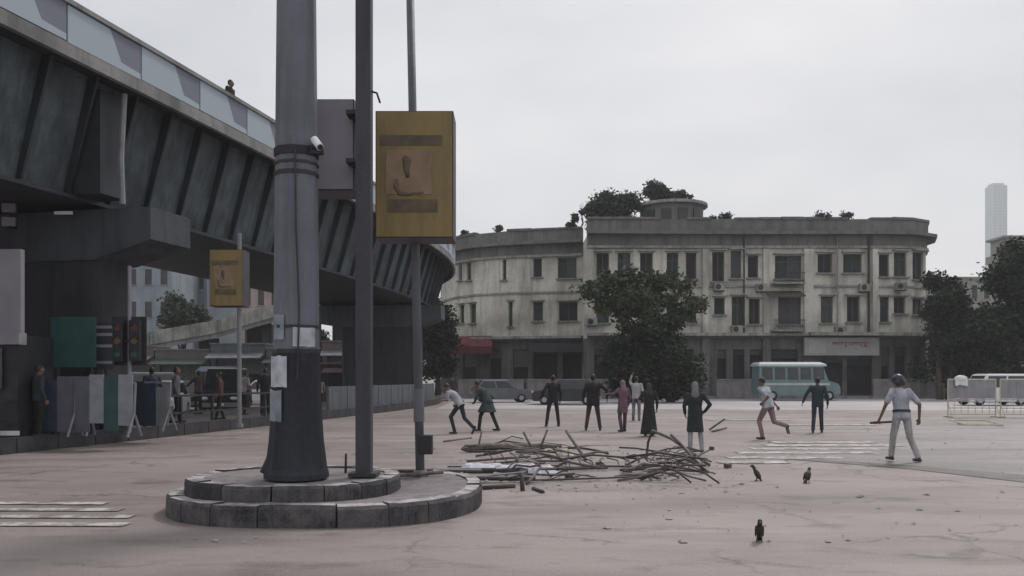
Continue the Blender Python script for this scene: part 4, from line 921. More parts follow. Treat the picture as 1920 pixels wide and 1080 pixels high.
def stall(label, x, y, rz, m):
    t = thing('street_stall', label, 'stall', (x, y, .004), rz)
    for sx in (-.9, .9):
        for sy in (-.5, .5):
            b = MB(); b.cyl((sx, sy, 0), (sx, sy, 2.05 + .15 * (sy > 0)), .03, n=6); b.build('post', M_rust, t)
    b = MB(); b.box((0, 0, .85), (1.9, 1.1, .08)); b.build('table', M_wood, t)
    b = MB(); b.add([(-1.1, -.8, 1.98), (1.1, -.8, 1.98), (1.1, .7, 2.28), (-1.1, .7, 2.28), (-1.1, -.8, 1.94), (1.1, -.8, 1.94), (1.1, .7, 2.24), (-1.1, .7, 2.24)], [(0, 1, 2, 3), (7, 6, 5, 4), (0, 4, 5, 1), (1, 5, 6, 2), (2, 6, 7, 3), (3, 7, 4, 0)]); b.build('canopy', m, t)
    b = MB(); b.box((0, -.52, .42), (1.86, .04, .78)); b.build('skirt', m, t)
stall('street stall with dark blue canopy under the flyover', PX(404, 47), 47.5, R(8), mat('dark blue tarpaulin', (.03, .045, .075), .8, .3, 2))
stall('street stall with grey canopy beside the white parked car', PX(545, 50), 50.5, R(-5), mat('grey tarpaulin', (.09, .09, .10), .8, .3, 2))
stall('street stall with brown canopy close to the far pier', PX(640, 56), 55.5, R(4), mat('brown tarpaulin', (.08, .055, .05), .8, .3, 2))
# minibus
mbx = thing('minibus', 'teal minibus with pale roof parked before the old building', 'bus', (PX(1482, 62), 62, .004))
M_teal = mat('minibus teal', (.13, .205, .215), .35, .12, 2); M_cream = mat('minibus roof', (.42, .47, .46), .4, .08, 2)
L_, W_ = 5.1, 2.0; a = L_ / 2
prof = [(-a, .5), (-a + .1, .36), (a + .55, .36), (a + .72, .52), (a + .70, .95), (a + .55, 1.22), (a - .12, 1.42), (a - .2, 1.44), (-a, 1.44)]
b = MB(); rings = [[(x, y, z) for x, z in prof] for y in (-W_ / 2, W_ / 2)]; b.ring_loft(rings); b.build('body', M_teal, mbx)
b = MB(); b.ring_loft([[(-a, -.98, 1.44), (a - .15, -.98, 1.44), (a - .15, .98, 1.44), (-a, .98, 1.44)], [(-a + .03, -.93, 2.45), (a - .5, -.93, 2.45), (a - .5, .93, 2.45), (-a + .03, .93, 2.45)]]); b.build('cabin', M_teal, mbx)
b = MB(); b.ring_loft([[(-a - .08, -1.02, 2.45), (a - .28, -1.02, 2.45), (a - .28, 1.02, 2.45), (-a - .08, 1.02, 2.45)], [(-a - .06, -1.0, 2.60), (a - .3, -1.0, 2.60), (a - .3, 1.0, 2.60), (-a - .06, 1.0, 2.60)], [(-a + .1, -.8, 2.76), (a - .7, -.8, 2.76), (a - .7, .8, 2.76), (-a + .1, .8, 2.76)]]); b.build('roof', M_cream, mbx)
for s_ in (-1, 1):
    for k in range(5):
        x0 = -a + .2 + k * .92; q = ((x0, s_ * .975, 1.5), (x0 + .77, s_ * .975, 1.5), (x0 + .75, s_ * .935, 2.36), (x0, s_ * .935, 2.36))
        if s_ > 0: q = (q[1], q[0], q[3], q[2])
        b = MB(); quad_on(b, q, 0, 1, 0, 1, .02); b.build('side_window', M_carglass, mbx)
    b = MB(); b.box((0, s_ * 1.005, 1.18), (L_ - .1, .02, .16)); b.build('side_stripe', M_cream, mbx)
b = MB(); quad_on(b, ((a - .15, -.98, 1.44), (a - .15, .98, 1.44), (a - .5, .93, 2.45), (a - .5, -.93, 2.45)), .06, .94, .08, .9, .02); b.build('windscreen', M_carglass, mbx)
for y in (-.7, .7):
    b = MB(); b.ell((a + .66, y, .85), (.08, .13, .12)); b.build('headlight', mat('headlight', (.55, .56, .58), .15, .05), mbx, smooth=True)
b = MB(); b.box((a + .70, 0, .5), (.16, 1.9, .18)); b.build('bumper', M_black, mbx)
for x in (-a + .95, a - .1):
    for y in (-.92, .92): wheel(mbx, x, y, .36, .22)
# steel barricades with sheet panels at the right
M_corr = mat('galvanised sheet', (.27, .27, .29), .5, .15, 2); M_pale = mat('pale yellow rail paint', (.50, .47, .38), .6, .12, 3)
blab = ['sheet panelled steel barricade with white bundle on top', 'sheet panelled steel barricade in the middle of the right hand line', 'sheet panelled steel barricade at the outer end of the line']
for k, px in enumerate((1822, 1914, 2006)):
    t = thing('steel_barricade', blab[k], 'barricade', (PX(px, 35.5), 35.5 - .25 * k, .012), R(-5), group='steel barricades on the right of the junction')
    b = MB(); W = 1.96
    for x in (-W / 2 + .03, W / 2 - .03):
        b.tube([(x, 0, .0), (x, 0, 1.56)], .028, 7); b.tube([(x, -.42, .02), (x, .42, .02)], .028, 7); b.tube([(x, -.4, .03), (x, 0, .6)], .02, 6)
    for z in (.12, .38, .74, 1.56): b.tube([(-W / 2 + .03, 0, z), (W / 2 - .03, 0, z)], .026, 7)
    for j in range(1, 7): b.tube([(-W / 2 + .28 * j, 0, .12), (-W / 2 + .28 * j, 0, .74)], .014, 5)
    b.build('frame', M_pale, t)
    for j in range(6):
        x = -W / 2 + .06 + j * .307; b = MB()
        b.add([(x, -.01, .78), (x + .15, -.05, .78), (x + .3, -.01, .78), (x + .3, -.01, 1.53), (x + .15, -.05, 1.53), (x, -.01, 1.53), (x, .005, .78), (x + .3, .005, .78), (x + .3, .005, 1.53), (x, .005, 1.53)], [(0, 1, 4, 5), (1, 2, 3, 4), (7, 6, 9, 8)]); b.build('sheet_strip', M_corr, t)
bd = thing('cloth_bundle', 'white cloth bundle hung over the top of a barricade', 'bundle', (PX(1800, 35.5), 35.45, 1.57))
b = MB(); r4 = random.Random(4); b.ell((0, 0, .05), (.27, .12, .12), None, 16, 10); b.v = [(x * r4.uniform(.85, 1.12), y * r4.uniform(.8, 1.2) - .02, z * r4.uniform(.8, 1.15)) for x, y, z in b.v]
for x in (-.2, -.1, .02, .12, .2): b.box((x, -.07 + r4.uniform(-.01, .01), -.1 + r4.uniform(-.04, .04)), (.11, .03, .30))
b.build('cloth', M_white, bd)
# a loose pale barrier frame lying in front
lf = thing('loose_frame', 'pale metal frame lying flat on the asphalt before the barricades', 'frame', (PX(1830, 29.5), 29.5, .012))
b = MB()
for y in (-.55, 0, .55): b.tube([(-.62, y, .04 + .1 * (y > 0)), (.62, y, .04 + .1 * (y > 0))], .03, 6)
for x in (-.62, .62): b.tube([(x, -.55, .04), (x, .55, .14)], .03, 6)
b.build('tubes', M_pale, lf)
# dark birds on the road
M_bird = mat('dark plumage', (.020, .018, .022), .6, .4, 18); M_bill = mat('bird legs and bill', (.05, .035, .032), .6, .2, 10)
bl = ['slim dark bird standing upright on the road with neck stretched', 'plump dark bird standing on the road with head drawn in', 'dark bird standing apart on the bare road, nearest the island side']
for k, (px, py, rz, up_, fat) in enumerate(((1419, 902, 2.6, 62, .9), (1514, 906, .9, 50, 1.2), (1424, 1017, -1.8, 52, 1.0))):
    Y = GY(py); t = thing('bird', bl[k], 'bird', (PX(px, Y), Y, .004), rz, group='dark birds on the road'); ca, sa = math.cos(R(up_)), math.sin(R(up_))
    b = MB(); Mr = Matrix.Rotation(-R(up_), 3, 'Y'); c0 = Vector((0, 0, .115)); ax = Vector((ca, 0, sa))
    b.ell(c0, (.085, .042 * fat, .046 * fat), Mr); b.cap(c0 + ax * .06, c0 + ax * .115, .032, .026, 8); b.ell(c0 + ax * .125 + Vector((.01, 0, .006)), (.032, .025, .026))
    b.cap(c0 - ax * .06, c0 - ax * .12 + Vector((-.01, 0, .01)), .026, .014, 8); remesh_q.append((b, t))
    for s_ in (-1, 1):
        b = MB(); b.ell(c0 - ax * .015 + Vector((-.006, s_ * .036 * fat, .004)), (.085, .010, .032), Mr, 8, 6); b.build('wing', M_bird, t, smooth=True)
        b = MB(); b.tube([(-.005, s_ * .02, .09), (.0, s_ * .022, .045), (.004, s_ * .024, .006)], .0055, 5); b.tube([(-.02, s_ * .024, .005), (.035, s_ * .03, .004)], .004, 4); b.build('leg', M_bill, t)
    b = MB(); e = c0 + ax * .125 + Vector((.038, 0, .004)); b.cyl(e, e + Vector((.03, 0, -.006)), .008, .002, 6); b.build('bill', M_bill, t)
    b = MB(); b.box((c0 - ax * .15)[:], (.02, .05, .09)); b.v = [((Matrix.Rotation(R(90 - up_), 3, 'Y') @ (Vector(v) - (c0 - ax * .13))) + (c0 - ax * .13))[:] for v in b.v]; b.build('tail', M_bird, t)
# grit and paper scraps spread over the junction
M_scrap = mat('scraps and grit', (.16, .14, .135), .9, .5, 3, col2=(.42, .40, .40)); b = MB(); r3 = random.Random(19)
for k in range(650):
    if k < 380: Y = r3.uniform(12, 20); X = PX(r3.uniform(800, 1400), Y)
    else: Y = 8.5 + 24 * r3.random() ** 1.5; X = r3.uniform(-.45, .62) * Y
    if (X + 2.35) ** 2 + (Y - 11.25) ** 2 < 5.5: continue
    q = r3.choice((.015, .02, .03, .05)) * r3.uniform(.7, 1.3); a = r3.uniform(0, 3.1); zt = r3.uniform(.006, .6 * q)
    vs = [(X + q * math.cos(a + i * 1.57) * r3.uniform(.6, 1.3), Y + q * math.sin(a + i * 1.57) * r3.uniform(.6, 1.3), .014) for i in range(4)] + [(X + r3.uniform(-.3, .3) * q, Y + r3.uniform(-.3, .3) * q, .016 + zt)]
    b.add(vs, [(0, 1, 4), (1, 2, 4), (2, 3, 4), (3, 0, 4)])
o = b.build('road_litter', M_scrap); tag(o, kind='stuff')
brl = 'broken brick lying on the road around the heaps'
for k in range(6):
    Y = r3.uniform(12.5, 20); X = PX(r3.uniform(880, 1380), Y); b = MB(); b.box((0, 0, .04), (r3.uniform(.09, .2), .1, .075), taper=r3.uniform(.8, .95)); b.v = [(x + r3.uniform(-.012, .012), y + r3.uniform(-.012, .012), z + (r3.uniform(-.012, .012) if z > .05 else 0)) for x, y, z in b.v]
    o = b.build('brick', mat('broken brick', (.11, .075, .068), .9, .35, 12), None, (X, Y, .004), rz=r3.uniform(0, 3)); tag(o, brl, 'brick', 'broken bricks around the heaps')

# ================================================================ DEBRIS
M_pipe = mat('dark steel pipe', (.062, .052, .056), .6, .35, 7); M_pale2 = mat('pale battered pipe', (.30, .28, .28), .7, .3, 6)
def rod(name, label, cat, pts, r_, m, group):
    c = Vector(pts[0]); b = MB(); b.tube([Vector(p) - c for p in pts], r_, 7); o = b.build(name, m, None, c, smooth=True); return tag(o, label, cat, group)
G1 = 'pipes and sticks in the heap beside the island'; G2 = 'pipes and sticks in the heap before the scarfed woman'
def heap(n, px0, px1, py0, py1, seed, lab, grp, hmax, lmax):
    r2 = random.Random(seed)
    for k in range(n):
        Y = GY(r2.uniform(py0, py1)); X = PX(r2.uniform(px0, px1), Y); L = r2.uniform(.45, lmax); a = r2.gauss(0, .35) + (math.pi if r2.random() < .5 else 0)
        rr = r2.choice((.009, .012, .015, .019, .024)); up = r2.random()
        z1 = rr + (r2.uniform(.02, .12) if up < .5 else r2.uniform(.12, hmax))
        d = Vector((math.cos(a), math.sin(a) * 1.6, 0)).normalized() * L
        p0 = Vector((X, Y, .004 + rr)) - d / 2; p1 = Vector((X, Y, z1)) + d / 2; bend = r2.choice((.01, .02, .04, .12)); sd = Vector((-d.y, d.x, 0)).normalized()
        m1 = p0.lerp(p1, .3) + sd * r2.gauss(0, bend) + Vector((0, 0, abs(r2.gauss(0, .06)))); m2 = p0.lerp(p1, .7) + sd * r2.gauss(0, bend) + Vector((0, 0, abs(r2.gauss(0, .06))))
        v = k % 3 if r2.random() < .62 else 3 + (k % 3 == 0)
        nm, ad, m = (('steel_pipe', 'dark grey bent pipe', M_pipe), ('steel_pipe', 'rusty brown bent pipe', M_rust), ('steel_pipe', 'thin dark bent rod', M_pipe), ('wooden_stick', 'brown crooked stick', M_rust2), ('wooden_stick', 'pale battered stick', M_pale2))[v]
        if v == 2: rr *= .7
        rod(nm, ad + ' ' + lab, 'pipe' if v < 2 else ('rod' if v == 2 else 'stick'), [p0, m1, m2, p1], rr, m, ad + 's ' + lab)
heap(30, 935, 1130, 836, 906, 3, 'in the tangled heap beside the island', G1, .24, 1.35)
heap(38, 1195, 1300, 852, 906, 5, 'in the heap before the scarfed woman', G2, .34, 1.15)
r5 = random.Random(23)
for k in range(9):
    py = r5.uniform(866, 908); Y = GY(py); xa = PX(r5.uniform(825, 960), Y); L = r5.uniform(1.0, 2.4); a = r5.gauss(0, .10); rr = r5.choice((.012, .016, .022)); z1 = rr + r5.uniform(.01, .12)
    rod('steel_pipe', 'long thin straight pole trailing from the heap to the island', 'pole', [(xa, Y, .006 + rr), (xa + L * .5, Y + L * .5 * math.sin(a) + r5.gauss(0, .02), (rr + z1) / 2), (xa + L, Y + L * math.sin(a), z1)], rr, (M_pipe, M_rust, M_pale2, M_rust2)[k % 4], 'straight poles between the heap and the island')
def G(px, py, z=0): Y = GY(py, z); return (PX(px, Y), Y, z)
rod('steel_pipe', 'long straight dark pipe running from the island, farther of two', 'pipe', [G(796, 884, .03), G(990, 884, .05)], .032, M_pipe, None)
rod('steel_pipe', 'long straight dark pipe running from the island, nearer of two', 'pipe', [G(798, 896, .03), G(1004, 897, .04)], .034, M_pipe, None)
rod('wooden_plank', 'thick brown pole lying flat behind the tangled heap', 'plank', [G(868, 843, .06), G(905, 838, .08), G(990, 838, .07), G(1052, 836, .05)], [.03, .085, .085, .04], M_rust2, None)
rod('bent_pipe', 'looped bent pipe at the outer end of the brown pole', 'pipe', [G(932, 846, .03), G(880, 847, .04), G(866, 842, .09), G(872, 836, .14), G(915, 834, .12)], .026, M_rust, None)
rod('wooden_stick', 'short stick standing up from the brown pole', 'stick', [G(897, 838, .03), (PX(903, 20.3), 20.3, .36)], .022, M_rust, None)
rod('wooden_stick', 'forked stick leaning left over the tangled heap', 'stick', [G(1000, 846, .02), (PX(982, 19), 19.2, .42)], .028, M_rust2, None)
rod('wooden_stick', 'crossed stick leaning right over the tangled heap', 'stick', [G(1010, 848, .02), (PX(1026, 19), 19.0, .48)], .026, M_rust, None)
rod('wooden_stick', 'thick stick leaning towards the tangled heap from above', 'stick', [G(1098, 862, .03), (PX(1062, 18), 18.0, .52)], .032, M_rust2, None)
rod('steel_pipe', 'dark stub standing upright in front of the long pipes', 'pipe', [G(980, 921, .0), (PX(977, 12.5), 12.45, .26)], .034, M_pipe, None)
rod('wooden_plank', 'dark flat plank lying alone near the island corner', 'plank', [G(906, 915, .03), G(965, 911, .03)], .035, M_rust, None)
rod('wooden_stick', 'small dark stick lying near the upright stub', 'stick', [G(1000, 916, .02), G(1018, 923, .02)], .03, M_rust, None)
rod('wooden_stick', 'long bent pole over the heap pointing at the woman', 'stick', [G(1330, 872, .04), (PX(1262, 17), 17.2, .42), (PX(1226, 17.4), 17.6, .56)], .03, M_rust2, None)
rod('wooden_stick', 'second long pole crossing the heap by the woman', 'stick', [G(1322, 884, .04), (PX(1280, 16.3), 16.4, .36), (PX(1262, 16.6), 16.8, .52)], .03, M_pipe, None)
rod('wooden_stick', 'upright bent pole at the left edge of the right heap', 'stick', [G(1212, 858, .02), (PX(1218, 17.6), 17.8, .3), (PX(1226, 17.4), 17.6, .55)], .026, M_rust, None)
rod('wooden_stick', 'stick dropped on the road under the running white shirted person', 'stick', [G(832, 828, .02), G(884, 821, .02)], .026, M_rust2, None)
rod('wooden_stick', 'brown branch on the road beyond the scarfed woman', 'stick', [G(1335, 809, .03), G(1362, 802, .05)], .03, M_rust2, None)
rod('wooden_stick', 'raised branch on the road beyond the scarfed woman', 'stick', [G(1330, 806, .03), (PX(1362, 26), 26.2, .38)], .03, M_rust2, None)
# torn railing frames inside the heaps
for k, (px, py, rz, tl_, lab) in enumerate(((1130, 878, .15, .10, 'torn twisted railing frame lying between the two heaps'), (1245, 884, -.2, .16, 'torn railing frame in the heap before the scarfed woman'), (985, 868, .3, .12, 'torn railing frame among the sticks beside the island'))):
    x, y, z = G(px, py, .0); t = thing('torn_railing', lab, 'railing', (x, y, .03), rz); n = 7
    for j in range(2):
        b = MB(); b.tube([(-.75, -.3 + .6 * j, .01 + tl_ * j), (-.1, -.34 + .62 * j, .05 + tl_ * j * 1.4), (.75, -.26 + .55 * j, .01 + tl_ * j)], .022, 6); b.build('rail', M_pipe, t, smooth=True)
    for j in range(n):
        b = MB(); x = -.68 + 1.36 * j / (n - 1); b.tube([(x, -.3, .03), (x + rnd.uniform(-.06, .06), .0, .05 + tl_ * .6), (x + rnd.uniform(-.08, .08), .28, .03 + tl_)], .012, 5); b.build('bar', M_rust, t)
# crumpled pale sheets
def crumple(label, px, py, w_, d_, h, m):
    x, y, z = G(px, py); b = MB(); n = 9; r2 = random.Random(px)
    vs = [((i / (n - 1) - .5) * w_ + r2.uniform(-.03, .03), (j / (n - 1) - .5) * d_ + r2.uniform(-.03, .03), (.01 if (i in (0, n - 1) or j in (0, n - 1)) else r2.uniform(.02, h))) for j in range(n) for i in range(n)]
    b.add(vs, [(j * n + i, j * n + i + 1, (j + 1) * n + i + 1, (j + 1) * n + i) for j in range(n - 1) for i in range(n - 1)]); o = b.build('plastic_sheet', m, None, (x, y, .006), smooth=False); tag(o, label, 'sheet')
    md = o.modifiers.new('thickness', 'SOLIDIFY'); md.thickness = .006
crumple('crumpled pale plastic sheet under the heap beside the island', 985, 884, 1.1, .9, .12, mat('pale plastic', (.42, .43, .48), .5, .15, 4))
crumple('small crumpled white sheet behind the long pipes', 905, 876, .8, .6, .07, mat('pale plastic', (.42, .43, .48), .5, .15, 4))
crumple('crumpled yellowish paper sheet on top of the heap', 1045, 853, .7, .7, .16, mat('yellow paper', (.44, .42, .34), .8, .15, 4))
# litter on the island
rod('wooden_stick', 'thin forked twig lying on the island left of the mast', 'stick', [(PX(392, 10.6), 10.6, .27), (PX(440, 10.5), 10.5, .31), (PX(470, 10.3), 10.3, .27)], .014, M_rust, None)
rod('wooden_stick', 'short dark twig propped on the upper island tier', 'stick', [(PX(486, 10.6), 10.7, .455), (PX(498, 10.6), 10.75, .66)], .026, M_rust, None)
rod('steel_pipe', 'small dark stub standing on the island beside the square post', 'pipe', [(PX(648, 10.9), 10.9, .43), (PX(649, 10.9), 10.9, .68)], .016, M_pipe, None)
rod('wooden_plank', 'dark plank lying across the back of the island', 'plank', [(PX(640, 12.4), 12.4, .28), (PX(812, 12.6), 12.6, .28)], .03, M_pipe, None)
rod('wooden_plank', 'brown plank lying over the island edge towards the road', 'plank', [(PX(720, 11.75), 11.75, .28), (PX(830, 12.3), 12.3, .29)], .03, M_rust2, None)

# ================================================================ PEOPLE
REMESH = []
def remesh_build(b, name, m, parent, vox, smooth=3):
    o = b.build(name, m, parent)
    md = o.modifiers.new('remesh', 'REMESH'); md.mode = 'VOXEL'; md.voxel_size = vox; md.use_smooth_shade = True
    if smooth: sm = o.modifiers.new('smooth', 'SMOOTH'); sm.iterations = smooth; sm.factor = .5
    REMESH.append(o); return o
for _b, _t in remesh_q: remesh_build(_b, 'body', M_bird, _t, .007, 2)
M_skin = mat('brown skin', (.16, .095, .065), .6, .1, 12); M_hair = mat('black hair', (.012, .011, .011), .55, .3, 30); M_eye = mat('eye', (.5, .48, .45), .3, .05, 5)
def cloth(name, c): return mat('cloth ' + name, c, .92, .28, 5, 1.0, stretch=(1.6, 1.6, .7))
BASE = dict(pel=(0, 0, .93), chest=(0, 0, 1.27), neck=(0, 0, 1.43), head=(0, .025, 1.575),
            shL=(-.185, 0, 1.385), shR=(.185, 0, 1.385), elL=(-.255, -.03, 1.11), elR=(.255, -.03, 1.11), wrL=(-.26, .06, .87), wrR=(.26, .06, .87),
            hpL=(-.09, 0, .90), hpR=(.09, 0, .90), knL=(-.105, .03, .49), knR=(.105, .03, .49), anL=(-.115, -.02, .085), anR=(.115, -.02, .085))
def person(label, loc, rz, h, pose=None, lean=(0, 0, 0), shirt=None, sleeve='long', pants=None, shoe=None, hem=-.08, flare=1.0, hair='short', scarf=None, helmet=None, belt=None, toes=None, wide=1.0, skirt=None, foot_pitch=None):
    k = h / 1.70; J = {n: Vector(p) for n, p in BASE.items()}; lv = Vector(lean)
    for n, f in (('chest', .6), ('neck', 1), ('head', 1.25), ('shL', .95), ('shR', .95), ('elL', .8), ('elR', .8), ('wrL', .7), ('wrR', .7)): J[n] += lv * f
    for n, p in (pose or {}).items(): J[n] = Vector(p)
    J = {n: p * k for n, p in J.items()}
    low = min(J['anL'].z, J['anR'].z) - .078 * k
    J = {n: p - Vector((0, 0, low)) for n, p in J.items()}
    t = thing('person', label, 'person', loc, rz); F0 = Vector((0, 1, 0))
    up = (J['neck'] - J['pel']).normalized(); S = (J['shR'] - J['shL']).normalized(); F = up.cross(S).normalized(); 
    if F.y < 0: F = -F
    def ring(c, rx, ry, n=14, s=S, f=F): return [c + s * math.cos(2 * math.pi * i / n) * rx * k * wide + f * math.sin(2 * math.pi * i / n) * ry * k * wide for i in range(n)]
    # ---- body, one skin surface
    b = MB(); hd = J['head']; hu = (hd - J['neck']).normalized()
    Mh = Matrix((S, F, up)).transposed()
    b.ell(hd, (.073 * k, .093 * k, .108 * k), Mh); b.ell(hd + F * .03 * k - up * .065 * k, (.052 * k, .058 * k, .05 * k), Mh)
    b.cap(hd + F * .088 * k + up * .015 * k, hd + F * .108 * k - up * .022 * k, .009 * k, .014 * k, 8)
    b.cap(hd + F * .086 * k - up * .05 * k - S * .02 * k, hd + F * .086 * k - up * .05 * k + S * .02 * k, .010 * k, .010 * k, 6)
    for s_ in (-1, 1): b.ell(hd + S * s_ * .074 * k - up * .005 * k, (.012 * k, .02 * k, .03 * k), Mh, 8, 6)
    b.cap(J['neck'] - up * .06 * k, hd - up * .05 * k, .056 * k, .05 * k)
    b.ring_loft([ring(J['pel'] - up * .08 * k, .12, .08), ring(J['pel'].lerp(J['chest'], .5), .12, .08), ring(J['chest'], .145, .09), ring(J['neck'] - up * .05 * k, .10, .06), ring(J['neck'], .05, .05)])
    for s_ in 'LR':
        b.cap(J['neck'] - up * .06 * k, J['sh' + s_], .045 * k, .045 * k); b.cap(J['sh' + s_], J['el' + s_], .048 * k, .038 * k); b.cap(J['el' + s_], J['wr' + s_], .038 * k, .026 * k)
        b.cap(J['hp' + s_], J['kn' + s_], .075 * k, .05 * k); b.cap(J['kn' + s_], J['an' + s_], .05 * k, .034 * k)
        D = (J['wr' + s_] - J['el' + s_]).normalized(); A = F - D * F.dot(D)
        A = A.normalized() if A.length > .2 else (up - D * up.dot(D)).normalized()
        sg = 1 if s_ == 'L' else -1; Cn = D.cross(A).normalized() * sg; Cn = Cn if Cn.dot(S) * sg > 0 else -Cn
        pc = J['wr' + s_] + D * .075 * k
        for q in (-1, -.33, .33, 1): b.cap(J['wr' + s_] + A * q * .012 * k, pc + A * q * .030 * k, .015 * k, .0125 * k, 6)
        for q, ln in ((-1, .06), (-.33, .078), (.33, .083), (1, .072)):
            r0 = pc + A * q * .032 * k; m1 = r0 + (D * .85 + Cn * .35 + A * q * .1).normalized() * ln * .5 * k; e1 = m1 + (D * .5 + Cn * .8).normalized() * ln * .5 * k
            b.cap(r0, m1, .0105 * k, .0095 * k, 6); b.cap(m1, e1, .0095 * k, .008 * k, 6)
        th0 = J['wr' + s_] + D * .025 * k + A * .022 * k; th1 = th0 + (A * .7 + D * .6 + Cn * .3).normalized() * .045 * k; th2 = th1 + (D * .9 + Cn * .4).normalized() * .032 * k
        b.cap(th0, th1, .014 * k, .011 * k, 6); b.cap(th1, th2, .011 * k, .009 * k, 6)
        fwd = Vector(toes[s_]).normalized() if toes and s_ in toes else F0
        b.cap(J['an' + s_] - Vector((0, 0, .04 * k)), J['an' + s_] + fwd * .14 * k - Vector((0, 0, .048 * k)), .034 * k, .028 * k)
    body = remesh_build(b, 'body', M_skin, t, .0105 * k, 1)
    for s_ in (-1, 1):
        b = MB(); b.ell(hd + F * .083 * k + S * s_ * .03 * k + up * .012 * k, (.012 * k, .012 * k, .009 * k), Mh, 8, 6); b.build('eye', M_eye, t, smooth=True)
    # ---- trousers
    if pants:
        b = MB(); b.ring_loft([ring(J['pel'] - up * .10 * k, .165, .115), ring(J['pel'], .168, .118), ring(J['pel'] + up * .10 * k, .150, .105)])
        for s_ in 'LR':
            b.cap(J['hp' + s_], J['kn' + s_], .092 * k * wide, .068 * k); b.cap(J['kn' + s_], J['an' + s_] + (J['kn' + s_] - J['an' + s_]).normalized() * .03 * k, .068 * k, .060 * k)
        remesh_build(b, 'trousers', pants, t, .016 * k)
    # ---- shirt, kurta or robe
    if shirt:
        b = MB(); hemv = J['pel'] + up * hem * k if not skirt else None
        rings = []
        if skirt:
            zb = J['pel'].z + hem * k; c0 = Vector(((J['knL'].x + J['knR'].x) / 2 * .6, (J['knL'].y + J['knR'].y) / 2 * .6, zb)); X_, Y_ = Vector((1, 0, 0)), Vector((0, 1, 0))
            rings = [ring(c0, .19 * flare, .17 * flare, s=X_, f=Y_), ring(c0.lerp(J['pel'], .55), .18 * (1 + (flare - 1) * .45), .14 * (1 + (flare - 1) * .45), s=X_, f=Y_)]
        else: rings = [ring(hemv, .178 * flare, .128 * flare)]
        rings += [ring(J['pel'] + up * .03 * k, .172, .122), ring(J['pel'].lerp(J['chest'], .5), .162, .115), ring(J['chest'], .188, .128), ring(J['chest'].lerp(J['neck'], .55), .185, .108), ring(J['neck'] - up * .01 * k, .095, .075), ring(J['neck'] + up * .025 * k, .066, .066)]
        b.ring_loft(rings)
        for s_ in 'LR':
            b.cap(J['neck'] - up * .075 * k, J['sh' + s_], .06 * k, .066 * k)
            if sleeve == 'long': b.cap(J['sh' + s_], J['el' + s_], .067 * k, .052 * k); b.cap(J['el' + s_], J['el' + s_].lerp(J['wr' + s_], .93), .052 * k, .040 * k)
            else: b.cap(J['sh' + s_], J['sh' + s_].lerp(J['el' + s_], .8), .067 * k, .064 * k)
        remesh_build(b, 'robe' if skirt and hem < -.7 else ('kurta' if skirt else 'shirt'), shirt, t, .016 * k)
    if belt:
        b = MB(); b.ring_loft([ring(J['pel'] + up * .045 * k, .183, .133, 18), ring(J['pel'] + up * .095 * k, .181, .131, 18)]); b.build('belt', belt, t)
    # ---- shoes
    for s_ in 'LR':
        fwd = Vector(toes[s_]).normalized() if toes and s_ in toes else F0; an = J['an' + s_]; dn = Vector((0, 0, 1)); dn = (dn - fwd * dn.dot(fwd)).normalized()
        b = MB(); b.cap(an - fwd * .045 * k - dn * .038 * k, an + fwd * .17 * k - dn * .046 * k, .042 * k, .034 * k); b.cap(an, an - dn * .03 * k, .044 * k, .042 * k)
        o = remesh_build(b, 'shoe', shoe or M_black, t, .014)
    # ---- head wear
    b = MB()
    if scarf:
        b.ell(hd + up * .012 * k - F * .012 * k, (.092 * k, .108 * k, .124 * k), Mh); b.cap(hd - up * .06 * k - F * .04 * k, J['neck'] - up * .05 * k - F * .03 * k, .085 * k, .11 * k); remesh_build(b, 'headscarf', scarf, t, .016)
    elif helmet:
        b.ell(hd + up * .03 * k - F * .008 * k, (.118 * k, .135 * k, .125 * k), Mh); b.cap(hd - F * .055 * k - up * .03 * k - S * .05 * k, hd - F * .055 * k - up * .03 * k + S * .05 * k, .065 * k, .065 * k)
        b.cap(hd + F * .11 * k + up * .04 * k - S * .06 * k, hd + F * .11 * k + up * .04 * k + S * .06 * k, .025 * k, .025 * k); remesh_build(b, 'helmet', helmet, t, .014)
    else:
        b.ell(hd + up * .026 * k - F * .022 * k, (.083 * k, .092 * k, .102 * k), Mh); 
        if hair == 'long': b.cap(hd - F * .05 * k, J['neck'] - F * .07 * k - up * .12 * k, .07 * k, .05 * k)
        remesh_build(b, 'hair', M_hair, t, .013)
    t['_j'] = [c for n in ('wrL', 'wrR') for c in J[n]]
    return t
C_white = cloth('police white', (.36, .37, .42)); C_khaki = cloth('police pale trousers', (.38, .365, .38))
pol = person('police officer in pale uniform and dark helmet striding with a baton', (PX(1691, 16.6), 16.6, .016), R(4), 1.70,
       dict(elL=(-.36, -.08, 1.13), wrL=(-.42, .03, .86), elR=(.30, -.10, 1.12), wrR=(.34, -.02, .85), knL=(-.12, .10, .50), anL=(-.13, .16, .10), knR=(.15, -.02, .48), anR=(.27, -.12, .085), pel=(0, 0, .92), shL=(-.19, 0, 1.385)),
       lean=(-.02, .06, -.01), shirt=C_white, sleeve='short', pants=C_khaki, shoe=M_black, helmet=mat('dark navy helmet', (.022, .026, .045), .35, .2, 3), belt=M_black)
jj = pol['_j']; bx = thing('baton', 'dark baton held low by the police officer', 'baton', (pol.location.x + jj[0] - .0, pol.location.y + jj[1] + .02, pol.location.z + jj[2] - .09))
b = MB(); b.cyl((-.16, -.02, -.01), (.42, .06, .015), .02, .023, n=10); b.cyl((-.18, -.02, -.01), (-.16, -.02, -.01), .027, n=10); b.build('shaft', M_black, bx)
b = MB(); b.cyl((-.13, -.018, -.009), (-.02, .0, -.004), .0245, n=10); b.build('grip', M_rubber, bx)
